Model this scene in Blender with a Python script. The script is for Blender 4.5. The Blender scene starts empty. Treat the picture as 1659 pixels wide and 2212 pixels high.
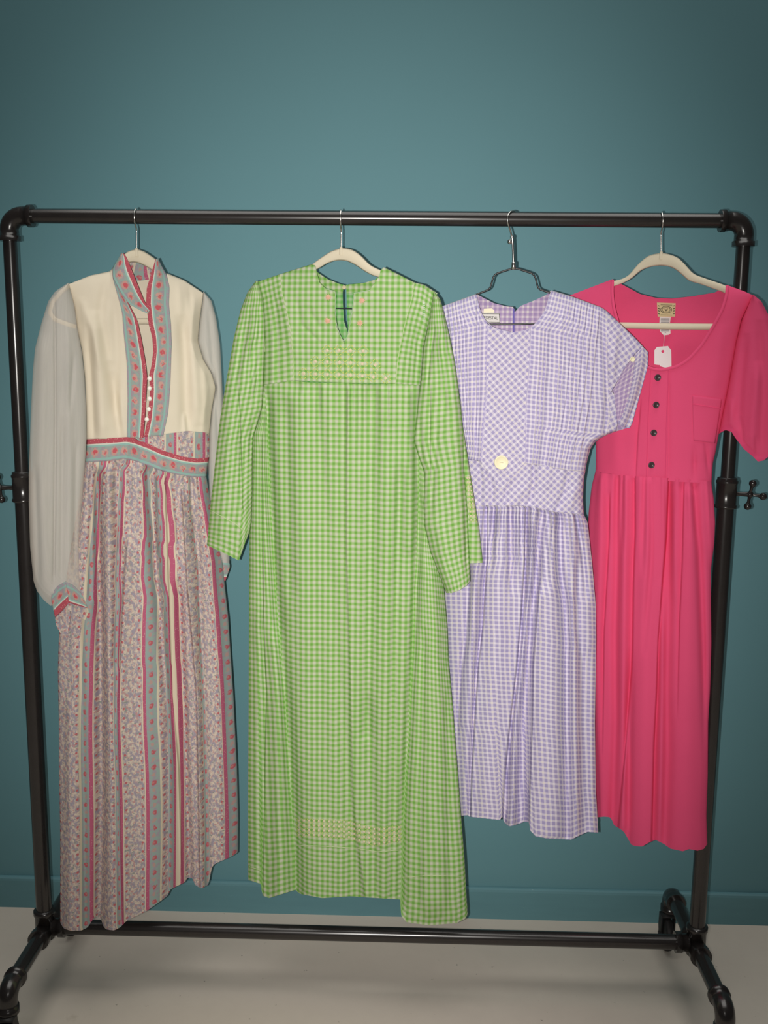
import bpy, math, random
import numpy as np

# ---------------------------------------------------------------- camera
FPX, CX, CY = 2180.0, 829.5, 1106.0            # focal length and centre for a 1659 x 2212 frame
CAM = np.array([0.0826, -2.1249, 1.501])
YAW, PIT, ROL = -0.0259, 0.1696, 0.0099
_f = np.array([math.sin(YAW)*math.cos(PIT), math.cos(YAW)*math.cos(PIT), -math.sin(PIT)])
_r = np.array([math.cos(YAW), -math.sin(YAW), 0.0]); _u = np.cross(_r, _f)
RGT = _r*math.cos(ROL)+_u*math.sin(ROL); UPV = -_r*math.sin(ROL)+_u*math.cos(ROL); FWD = _f
from mathutils import Matrix, Vector
scene = bpy.context.scene
col = scene.collection
cd = bpy.data.cameras.new('camera'); cam = bpy.data.objects.new('camera', cd); col.objects.link(cam)
cd.sensor_fit = 'VERTICAL'; cd.sensor_height = 36.0; cd.lens = 36.0*FPX/2212.0; cd.clip_start = 0.05
M4 = Matrix(((RGT[0], UPV[0], -FWD[0], CAM[0]), (RGT[1], UPV[1], -FWD[1], CAM[1]), (RGT[2], UPV[2], -FWD[2], CAM[2]), (0, 0, 0, 1)))
cam.matrix_world = M4
scene.camera = cam
# ---------------------------------------------------------------- world, lamps, exposure
wd = bpy.data.worlds.new('world'); scene.world = wd; wd.use_nodes = True
wd.node_tree.nodes['Background'].inputs[0].default_value = (0.92, 0.95, 1.0, 1)
wd.node_tree.nodes['Background'].inputs[1].default_value = 0.022
fl = bpy.data.lights.new('camera_flash', 'SPOT'); flo = bpy.data.objects.new('camera_flash', fl); col.objects.link(flo)
fpos = CAM - RGT*0.040 - UPV*0.009
fl.energy = 156.0; fl.color = (1.0, 0.955, 0.90); fl.shadow_soft_size = 0.006
fl.spot_size = math.radians(72); fl.spot_blend = 1.0
aim = FWD - RGT*0.0
flo.location = Vector(fpos); flo.rotation_euler = Vector(aim).to_track_quat('-Z', 'Y').to_euler()
cl_ = bpy.data.lights.new('ceiling_lamp', 'AREA'); clo = bpy.data.objects.new('ceiling_lamp', cl_); col.objects.link(clo)
cl_.shape = 'SQUARE'; cl_.size = 3.6; cl_.energy = 96.0; cl_.color = (1.0, 0.97, 0.92); clo.location = (0.1, -0.5, 5.0)
flo.scale = (0.78, 1.0, 1.0)
scene.view_settings.view_transform = 'Standard'; scene.view_settings.look = 'None'
scene.view_settings.gamma = 1.0; scene.view_settings.use_curve_mapping = False
scene.view_settings.exposure = 0.06

# ---------------------------------------------------------------- helpers: space
def p2w(px, py, Y):
    """the point where the sight line of pixel (px,py) meets the vertical plane at distance Y from the rack"""
    px, py, Y = np.broadcast_arrays(np.asarray(px, float), np.asarray(py, float), np.asarray(Y, float))
    a = ((px-CX)/FPX)[..., None]; b = ((py-CY)/FPX)[..., None]
    d = FWD + RGT*a - UPV*b
    t = (Y-CAM[1])/d[..., 1]
    return CAM + d*t[..., None]

def srgb(r, g, b):
    return tuple(((c/255)/12.92 if c/255 <= 0.04045 else ((c/255+0.055)/1.055)**2.4) for c in (r, g, b))

# ---------------------------------------------------------------- helpers: node expressions
class X:
    def __init__(s, nt, k): s.nt, s.k = nt, k
    def m(s, op, *o, clamp=False):
        n = s.nt.nodes.new('ShaderNodeMath'); n.operation = op; n.use_clamp = clamp
        for i, v in enumerate((s,)+o):
            if isinstance(v, X): s.nt.links.new(v.k, n.inputs[i])
            else: n.inputs[i].default_value = v
        return X(s.nt, n.outputs[0])
    def __add__(s, o): return s.m('ADD', o)
    def __sub__(s, o): return s.m('SUBTRACT', o)
    def __mul__(s, o): return s.m('MULTIPLY', o)
    def __truediv__(s, o): return s.m('DIVIDE', o)
    def gt(s, o): return s.m('GREATER_THAN', o)
    def lt(s, o): return s.m('LESS_THAN', o)
    def fract(s): return s.m('FRACT')
    def floor(s): return s.m('FLOOR')
    def abs(s): return s.m('ABSOLUTE')
    def pp(s, o): return s.m('PINGPONG', o)
    def mx(s, o): return s.m('MAXIMUM', o)
    def sm(s, a, b):
        n = s.nt.nodes.new('ShaderNodeMapRange'); n.interpolation_type = 'SMOOTHSTEP'
        s.nt.links.new(s.k, n.inputs[0]); n.inputs[1].default_value = a; n.inputs[2].default_value = b
        return X(s.nt, n.outputs[0])
def mix(nt, f, a, b):
    n = nt.nodes.new('ShaderNodeMix'); n.data_type = 'RGBA'
    for i, v in ((0, f), (6, a), (7, b)):
        if isinstance(v, X): nt.links.new(v.k, n.inputs[i])
        elif i == 0: n.inputs[0].default_value = v
        else: n.inputs[i].default_value = tuple(v)+(1,)
    return X(nt, n.outputs[2])
def xy(nt):
    uv = nt.nodes.new('ShaderNodeUVMap'); uv.uv_map = 'UVMap'
    s = nt.nodes.new('ShaderNodeSeparateXYZ'); nt.links.new(uv.outputs[0], s.inputs[0])
    return uv.outputs[0], X(nt, s.outputs[0]), X(nt, s.outputs[1])
def noise(nt, vec, scale, detail=2, rough=0.5, off=(0, 0, 0), rot=0, sc=(1, 1, 1)):
    mp = nt.nodes.new('ShaderNodeMapping'); nt.links.new(vec, mp.inputs[0])
    mp.inputs[1].default_value = off; mp.inputs[2].default_value = (0, 0, rot); mp.inputs[3].default_value = sc
    n = nt.nodes.new('ShaderNodeTexNoise'); nt.links.new(mp.outputs[0], n.inputs[0])
    n.inputs['Scale'].default_value = scale; n.inputs['Detail'].default_value = detail; n.inputs['Roughness'].default_value = rough
    return X(nt, n.outputs[0])
def new_mat(name, rough=0.9, metal=0.0, spec=0.2):
    m = bpy.data.materials.new(name); m.use_nodes = True; nt = m.node_tree
    b = nt.nodes['Principled BSDF']; b.inputs['Roughness'].default_value = rough; b.inputs['Metallic'].default_value = metal
    b.inputs['Specular IOR Level'].default_value = spec
    return m, nt, b
def setcol(nt, b, c):
    if isinstance(c, X): nt.links.new(c.k, b.inputs['Base Color'])
    else: b.inputs['Base Color'].default_value = tuple(c)+(1,)
def bump(nt, b, h, strength, dist=0.001):
    n = nt.nodes.new('ShaderNodeBump'); n.inputs['Strength'].default_value = strength; n.inputs['Distance'].default_value = dist
    nt.links.new(h.k, n.inputs['Height']); nt.links.new(n.outputs[0], b.inputs['Normal'])
def objco(nt):
    t = nt.nodes.new('ShaderNodeTexCoord'); return t.outputs['Object']
def plain(name, c, rough=0.7, metal=0.0, spec=0.3, var=0.06, vs=60):
    m, nt, b = new_mat(name, rough, metal, spec)
    n = noise(nt, objco(nt), vs, 3)
    setcol(nt, b, mix(nt, n, [x*(1-var) for x in c], [min(1, x*(1+var)) for x in c]))
    return m

# ---------------------------------------------------------------- materials
MAT = {}
WALLC = srgb(106, 153, 162)
def wall_mat():
    m, nt, b = new_mat('teal_wall_paint', 0.62, 0, 0.3)
    o = objco(nt); n = noise(nt, o, 3.0, 4); n2 = noise(nt, o, 220, 2)
    c = mix(nt, n, [x*0.97 for x in WALLC], [x*1.03 for x in WALLC])
    setcol(nt, b, c); bump(nt, b, n2, 0.08, 0.001); return m
MAT['wall'] = wall_mat()
def base_mat():
    m, nt, b = new_mat('teal_baseboard_paint', 0.5, 0, 0.35)
    o = objco(nt); n = noise(nt, o, 9, 5, 0.6, sc=(1, 1, 6)); sc = noise(nt, o, 30, 6, 0.75, sc=(1, 1, 9)).sm(0.69, 0.74)
    c = mix(nt, n, [x*0.9 for x in WALLC], [x*1.04 for x in WALLC])
    setcol(nt, b, mix(nt, sc, c, srgb(200, 220, 220))); return m
MAT['base'] = base_mat()
def floor_mat():
    m, nt, b = new_mat('painted_concrete', 0.6, 0, 0.3)
    o = objco(nt); n = noise(nt, o, 2.2, 6, 0.6); n2 = noise(nt, o, 16, 5, 0.7); sp = noise(nt, o, 55, 3, 0.5).sm(0.72, 0.76)
    st = noise(nt, o, 7, 4, 0.6, off=(3, 1, 0)).sm(0.70, 0.78)
    c = mix(nt, n, srgb(226, 214, 200), srgb(237, 226, 212)); c = mix(nt, n2*0.5, c, srgb(212, 201, 188))
    c = mix(nt, st*0.35, c, srgb(180, 165, 145)); c = mix(nt, sp*0.7, c, srgb(120, 108, 95))
    setcol(nt, b, c); bump(nt, b, n2, 0.12, 0.002); return m
MAT['floor'] = floor_mat()
def pipe_mat():
    m, nt, b = new_mat('gunmetal_pipe', 0.24, 0.0, 0.7)
    n = noise(nt, objco(nt), 40, 3); setcol(nt, b, mix(nt, n, (0.019, 0.016, 0.015), (0.028, 0.024, 0.023))); return m
MAT['pipe'] = pipe_mat()
MAT['rubber'] = plain('black_rubber', (0.022, 0.021, 0.021), 0.55, 0, 0.4)
MAT['chrome'] = plain('chrome', (0.72, 0.69, 0.66), 0.27, 1.0, 0.5, 0.02)
MAT['brass'] = plain('aged_brass', (0.40, 0.33, 0.16), 0.3, 1.0, 0.5, 0.05)
MAT['velvet'] = plain('cream_flocking', srgb(226, 216, 192), 0.95, 0, 0.05, 0.03, 400)
MAT['wire'] = plain('black_plastic_coating', (0.018, 0.017, 0.018), 0.35, 0, 0.5)
MAT['darkcord'] = plain('dark_cord', (0.02, 0.03, 0.03), 0.8)
MAT['pearl'] = plain('pearl', srgb(250, 246, 236), 0.3, 0, 0.5, 0.01)
MAT['ivory'] = plain('ivory_plastic', srgb(252, 244, 208), 0.45, 0, 0.4, 0.02)
MAT['brownbutton'] = plain('dark_shell_button', (0.055, 0.035, 0.040), 0.3, 0, 0.5, 0.25, 300)
MAT['paper'] = plain('white_paper_tag', srgb(250, 246, 246), 0.8, 0, 0.15, 0.01)
MAT['labelwhite'] = plain('white_satin_label', srgb(236, 232, 228), 0.6, 0, 0.3, 0.02)
MAT['ink'] = plain('black_ink', (0.02, 0.02, 0.02), 0.8)
MAT['greyink'] = plain('grey_ink', srgb(150, 150, 152), 0.8)
MAT['zip'] = plain('purple_zip_tape', srgb(120, 108, 185), 0.8)
MAT['clear'] = plain('painted_glint_and_thread', srgb(240, 250, 245), 0.25, 0, 0.6, 0.02)  # near-white colour painted as glints of the size strip; also the tag thread

def cloth_finish(nt, b, vec, scale=900, s=0.10):
    w = noise(nt, vec, scale, 1); bump(nt, b, w, s, 0.0006)
def gingham(name, cw, cm, cf, per=0.0119, soft=0.16):
    m, nt, b = new_mat(name, 0.92, 0, 0.08)
    vec, u, v = xy(nt)
    w1 = (noise(nt, vec, 45, 2)-0.5)*0.0016; w2 = (noise(nt, vec, 45, 2, off=(7, 3, 0))-0.5)*0.0016
    su = ((u+w1)/per).pp(0.5).sm(0.25-soft, 0.25+soft); sv = ((v+w2)/per).pp(0.5).sm(0.25-soft, 0.25+soft)
    c = mix(nt, su, cw, cm); c2 = mix(nt, su, cm, cf); c = mix(nt, sv, c, c2)
    setcol(nt, b, mix(nt, noise(nt, vec, 25, 3)*0.12, c, [x*0.8 for x in cf])); cloth_finish(nt, b, vec); return m
MAT['gingham'] = gingham('green_gingham', srgb(208, 209, 190), srgb(164, 194, 130), srgb(116, 173, 76))
MAT['gingham_in'] = gingham('green_gingham_inside', srgb(178, 200, 164), srgb(136, 188, 118), srgb(100, 172, 86))
def check(name, cl, cs, ct, per=0.0104):
    m, nt, b = new_mat(name, 0.9, 0, 0.1)
    vec, u, v = xy(nt)
    su = (u/per).pp(0.5).sm(0.16, 0.27); sv = (v/per).pp(0.5).sm(0.15, 0.26)
    line = mix(nt, (u/(per*4)).fract().gt(0.5), cl, srgb(230, 222, 220))
    half = mix(nt, su.m('ADD', sv, clamp=True), line, ct)
    setcol(nt, b, mix(nt, su*sv, half, cs)); cloth_finish(nt, b, vec); return m
MAT['check'] = check('lavender_check', srgb(232, 226, 236), srgb(170, 161, 202), srgb(210, 202, 222))
MAT['check_in'] = check('lavender_check_inside', srgb(220, 202, 220), srgb(172, 150, 192), srgb(198, 178, 206))

def floral_color(nt, vec):
    sp = nt.nodes.new('ShaderNodeSeparateXYZ'); nt.links.new(objco(nt), sp.inputs[0]); cb = nt.nodes.new('ShaderNodeCombineXYZ')
    nt.links.new(sp.outputs[0], cb.inputs[0]); nt.links.new(sp.outputs[2], cb.inputs[1]); vec = cb.outputs[0]
    n1 = noise(nt, vec, 165, 3, 0.55, rot=0.7, sc=(1, 0.62, 1)); n2 = noise(nt, vec, 190, 3, 0.5, off=(5, 2, 0), rot=0.7, sc=(1, 0.7, 1)); n3 = noise(nt, vec, 240, 2, off=(1, 9, 0))
    c = mix(nt, n3.sm(0.40, 0.62), srgb(216, 202, 186), srgb(202, 184, 174))
    c = mix(nt, n1.sm(0.43, 0.58), c, srgb(162, 154, 166))
    c = mix(nt, n2.sm(0.53, 0.66), c, srgb(192, 148, 146))
    c = mix(nt, noise(nt, vec, 150, 2, off=(3, 13, 0)).sm(0.61, 0.66), c, srgb(148, 152, 146))
    return c
def blob(nt, u, v, uc, per, ph, ru, rv, j):
    """round spots repeating along v"""
    a = ((u+j)-uc)/ru; w = (((v+j*0.6)/per+ph).fract()-0.5)*(per/rv)
    return (a*a+w*w).m('SQRT').sm(1.15, 0.75)
def aqua_band(nt, vec, u, v, uc, base):
    j = (noise(nt, vec, 130, 3)-0.5)*0.010
    c = mix(nt, noise(nt, vec, 120, 2, off=(2, 2, 0)).sm(0.45, 0.65), base, srgb(164, 154, 164))
    c = mix(nt, blob(nt, u, v, uc+0.001, 0.036, 0.52, 0.0038, 0.005, j), c, srgb(184, 154, 148))
    c = mix(nt, blob(nt, u, v, uc, 0.036, 0.0, 0.0050, 0.0060, j), c, srgb(188, 98, 106))
    c = mix(nt, blob(nt, u, v, uc+0.002, 0.036, 0.02, 0.0026, 0.0026, j), c, srgb(196, 130, 130))
    return c
def floral_mat():
    """printed stripes across u: flower ground 0-46, cream -50, aqua -73, rose -81, cream -84 (millimetres)"""
    m, nt, b = new_mat('floral_stripe_voile', 0.85, 0, 0.12)
    vec, u, v = xy(nt)
    s = (u/0.084).fract()*0.084
    c = floral_color(nt, vec)
    j = (noise(nt, vec, 60, 1)-0.5)*0.004
    for uc in (0.0050, 0.0415):
        c = mix(nt, blob(nt, s, v, uc, 0.0215, 0.3 if uc < 0.02 else 0.0, 0.0026, 0.0030, j), c, srgb(188, 108, 112))
    c = mix(nt, s.gt(0.046), c, srgb(216, 204, 180))
    c = mix(nt, s.gt(0.050), c, aqua_band(nt, vec, s, v, 0.0620, srgb(152, 170, 164)))
    rose = mix(nt, noise(nt, vec, 330, 1).sm(0.62, 0.7), srgb(186, 96, 124), srgb(206, 150, 156))
    c = mix(nt, s.gt(0.073), c, rose)
    c = mix(nt, s.gt(0.081), c, srgb(216, 204, 180))
    setcol(nt, b, c); cloth_finish(nt, b, vec); return m
MAT['floral'] = floral_mat()
def border_mat():
    """border print across u (mm): rose 0-9, white -11.5, aqua with roses -36, pale aqua -39, mauve -46"""
    m, nt, b = new_mat('floral_border_print', 0.85, 0, 0.12)
    vec, u, v = xy(nt)
    rose = mix(nt, noise(nt, vec, 300, 1).sm(0.60, 0.68), srgb(180, 84, 96), srgb(212, 146, 144))
    c = mix(nt, u.gt(0.009), rose, srgb(210, 212, 200))
    c = mix(nt, u.gt(0.0115), c, srgb(148, 186, 178))
    j = (noise(nt, vec, 130, 3)-0.5)*0.012
    a = mix(nt, noise(nt, vec, 110, 2, off=(2, 2, 0)).sm(0.42, 0.62), srgb(152, 168, 160), srgb(162, 150, 158))
    j2 = (noise(nt, vec, 210, 2, off=(4, 8, 0))-0.5)*0.016
    a = mix(nt, blob(nt, u, v, 0.0255, 0.046, 0.50, 0.0066, 0.0085, j2), a, srgb(200, 158, 148))
    a = mix(nt, blob(nt, u, v, 0.0245, 0.046, 0.02, 0.0076, 0.0092, j2), a, srgb(196, 150, 142))
    a = mix(nt, blob(nt, u, v, 0.0235, 0.046, 0.0, 0.0050, 0.0056, j), a, srgb(198, 92, 100))
    a = mix(nt, blob(nt, u, v, 0.0270, 0.046, 0.47, 0.0034, 0.0042, j2), a, srgb(198, 108, 110))
    a = mix(nt, noise(nt, vec, 190, 2, off=(9, 1, 0)).sm(0.60, 0.68), a, srgb(148, 156, 150))
    c = mix(nt, u.gt(0.0145), c, a)
    c = mix(nt, u.gt(0.035), c, srgb(146, 182, 174))
    c = mix(nt, u.gt(0.039), c, mix(nt, noise(nt, vec, 160, 2).sm(0.45, 0.6), srgb(166, 154, 164), srgb(150, 170, 166)))
    setcol(nt, b, c); cloth_finish(nt, b, vec); return m
MAT['border'] = border_mat()
def solid_cloth(name, c, rough=0.92, weave=700, var=0.05, s=0.12):
    m, nt, b = new_mat(name, rough, 0, 0.1)
    vec, u, v = xy(nt); n = noise(nt, vec, 14, 4)
    setcol(nt, b, mix(nt, n, [x*(1-var) for x in c], [min(1, x*(1+var)) for x in c])); cloth_finish(nt, b, vec, weave, s); return m
MAT['cream'] = solid_cloth('cream_cotton', srgb(227, 217, 196))
MAT['pink'] = solid_cloth('pink_knit', srgb(234, 85, 128), 0.95, 420, 0.04, 0.22)
MAT['piping'] = solid_cloth('pale_piping', srgb(200, 214, 168))
MAT['white_thread'] = solid_cloth('white_edging', srgb(236, 240, 236))
MAT['aqua_thread'] = solid_cloth('aqua_edging', srgb(150, 208, 205))
MAT['lav_seam'] = solid_cloth('lavender_seam', srgb(200, 192, 222))
MAT['pink_seam'] = solid_cloth('pink_seam', srgb(232, 80, 126))
MAT['peach'] = solid_cloth('peach_thread', srgb(222, 178, 150))
MAT['palepeach'] = solid_cloth('pale_peach_thread', srgb(220, 206, 176))
MAT['yellow'] = solid_cloth('yellow_thread', srgb(202, 208, 120))
MAT['beige'] = solid_cloth('beige_woven_label', srgb(216, 196, 152))
def sheer_mat():
    m, nt, b = new_mat('sheer_voile', 0.9, 0, 0.1)
    vec, u, v = xy(nt); n = noise(nt, vec, 30, 3, sc=(4, 0.4, 1))
    setcol(nt, b, srgb(240, 232, 222)); cloth_finish(nt, b, vec)
    tr = nt.nodes.new('ShaderNodeBsdfTransparent'); ms = nt.nodes.new('ShaderNodeMixShader')
    f = (n*0.16)+0.36
    nt.links.new(f.k, ms.inputs[0]); nt.links.new(tr.outputs[0], ms.inputs[1]); nt.links.new(b.outputs[0], ms.inputs[2])
    nt.links.new(ms.outputs[0], nt.nodes['Material Output'].inputs[0]); return m
MAT['sheer'] = sheer_mat()

# ---------------------------------------------------------------- helpers: objects
LOC = {}
def thing(name, label, cat, loc, group=None):
    o = bpy.data.objects.new(name, None); col.objects.link(o); o.location = loc; o.empty_display_size = 0.05
    o['label'] = label; o['category'] = cat
    if group: o['group'] = group
    LOC[o.name] = np.array(loc, float); return o
def link(name, me, mat, parent, smooth=True):
    if mat is not None: me.materials.append(mat)
    o = bpy.data.objects.new(name, me); col.objects.link(o)
    if parent is not None: o.parent = parent; LOC[o.name] = LOC[parent.name]
    else: LOC[o.name] = np.zeros(3)
    me.polygons.foreach_set('use_smooth', np.full(len(me.polygons), bool(smooth)))
    me.update(); return o
class MB:
    """collects grids and faces, becomes ONE mesh"""
    def __init__(s): s.v, s.f, s.uv, s.n = [], [], [], 0
    def grid(s, P, UV=None, flip=False, closeu=False):
        nv, nu = P.shape[:2]; i = np.arange(nv*nu).reshape(nv, nu)+s.n
        if closeu: i = np.concatenate([i, i[:, :1]], 1)
        q = np.stack([i[:-1, :-1], i[1:, :-1], i[1:, 1:], i[:-1, 1:]], -1).reshape(-1, 4)
        if flip: q = q[:, ::-1]
        s.v.append(P.reshape(-1, 3)); s.f.append(q); s.n += nv*nu
        s.uv.append(np.zeros((nv*nu, 2)) if UV is None else UV.reshape(-1, 2)); return i
    def fan(s, ring, c):
        ring = np.asarray(ring); n = len(ring)
        s.v.append(np.vstack([ring, [c]])); s.uv.append(np.zeros((n+1, 2)))
        i = np.arange(n)+s.n; j = np.roll(i, -1); k = np.full(n, s.n+n)
        s.f.append(np.stack([i, j, k, k], -1)); s.n += n+1
    def build(s, name, mat, parent=None, smooth=True, thick=0):
        V = np.concatenate(s.v); F = np.concatenate(s.f); UV = np.concatenate(s.uv)
        if parent is not None: V = V - LOC[parent.name]
        tri = F[:, 2] == F[:, 3]
        me = bpy.data.meshes.new(name)
        cnt = np.where(tri, 3, 4); keep = np.ones(F.shape, bool); keep[tri, 3] = False
        loops = F[keep]
        me.vertices.add(len(V)); me.vertices.foreach_set('co', V.ravel())
        me.loops.add(len(loops)); me.loops.foreach_set('vertex_index', loops.astype(np.int32))
        me.polygons.add(len(F)); st = np.concatenate([[0], np.cumsum(cnt)[:-1]])
        me.polygons.foreach_set('loop_start', st.astype(np.int32))
        me.update(calc_edges=True)
        ul = me.uv_layers.new(name='UVMap'); ul.data.foreach_set('uv', UV[loops].ravel())
        me.validate()
        o = link(name, me, mat, parent, smooth)
        if thick:
            md = o.modifiers.new('thickness', 'SOLIDIFY'); md.thickness = thick; md.offset = -1
        return o
def frames(P):
    P = np.asarray(P, float); T = np.gradient(P, axis=0); T /= np.linalg.norm(T, axis=1)[:, None]
    a = np.array([0, 0, 1.0]) if abs(T[0][2]) < 0.9 else np.array([1.0, 0, 0])
    N = np.cross(T[0], a); N /= np.linalg.norm(N); out = []
    for t in T:
        N = N - t*(N@t); N /= np.linalg.norm(N); out.append((N, np.cross(t, N)))
    return out
def tube(mb, P, r, n=16, caps=True, sx=1.0):
    P = np.asarray(P, float); r = np.broadcast_to(np.asarray(r, float), (len(P),)); fr = frames(P)
    a = np.arange(n)*2*math.pi/n
    G = np.array([[P[i]+r[i]*(math.cos(t)*fr[i][0]*sx+math.sin(t)*fr[i][1]) for t in a] for i in range(len(P))])
    mb.grid(G, flip=False, closeu=True)
    if caps: mb.fan(G[0], P[0]); mb.fan(G[-1][::-1], P[-1])
def lathe(mb, c, axis, prof, n=24):
    """prof: (distance along axis, radius)"""
    c = np.asarray(c, float); ax = np.asarray(axis, float); ax /= np.linalg.norm(ax)
    a = np.array([0, 0, 1.0]) if abs(ax[2]) < 0.9 else np.array([1.0, 0, 0]); N = np.cross(ax, a); N /= np.linalg.norm(N); B = np.cross(ax, N)
    th = np.arange(n)*2*math.pi/n
    G = np.array([[c+ax*d+r*(math.cos(t)*N+math.sin(t)*B) for t in th] for d, r in prof])
    mb.grid(G, closeu=True)
    mb.fan(G[0], c+ax*prof[0][0]); mb.fan(G[-1][::-1], c+ax*prof[-1][0])
def ball(mb, c, r, n=16, sq=(1, 1, 1)):
    ph = np.linspace(0.02, math.pi-0.02, n//2+2); th = np.arange(n)*2*math.pi/n
    G = np.array([[np.asarray(c)+r*np.array([math.sin(p)*math.cos(t)*sq[0], math.sin(p)*math.sin(t)*sq[1], math.cos(p)*sq[2]]) for t in th] for p in ph])
    mb.grid(G, closeu=True)
def arc(c, a, b, r, t0, t1, n):
    t = np.linspace(t0, t1, n)[:, None]
    return np.asarray(c)+r*(np.cos(t)*np.asarray(a)+np.sin(t)*np.asarray(b))
def box(mb, lo, hi):
    (x0, y0, z0), (x1, y1, z1) = lo, hi
    V = np.array([[x, y, z] for x in (x0, x1) for y in (y0, y1) for z in (z0, z1)])
    F = np.array([[0, 1, 3, 2], [4, 6, 7, 5], [0, 4, 5, 1], [2, 3, 7, 6], [0, 2, 6, 4], [1, 5, 7, 3]])+mb.n
    mb.v.append(V); mb.f.append(F); mb.uv.append(np.zeros((8, 2))); mb.n += 8
def struct(o): o['kind'] = 'structure'; return o

# ---------------------------------------------------------------- the setting
WY = 0.331
b = MB(); box(b, (-3.2, -3.6, -0.1), (3.2, WY, 0.0)); struct(b.build('floor', MAT['floor'], smooth=False))
b = MB(); box(b, (-3.2, WY, -0.1), (3.2, WY+0.12, 2.75)); struct(b.build('wall_back', MAT['wall'], smooth=False))
b = MB(); h0 = float(p2w(1030, 1919, 0.319)[2])
prof = [(WY-0.0005, 0.0), (0.319, 0.0), (0.319, h0-0.010), (0.3202, h0-0.004), (0.3235, h0-0.001), (0.327, h0), (WY-0.0005, h0)]
G = np.array([[(x, y, z) for x in (-3.2, -1.0, 1.0, 3.2)] for y, z in prof]); b.grid(G, flip=True)
struct(b.build('baseboard_back', MAT['base'], smooth=False))

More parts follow.
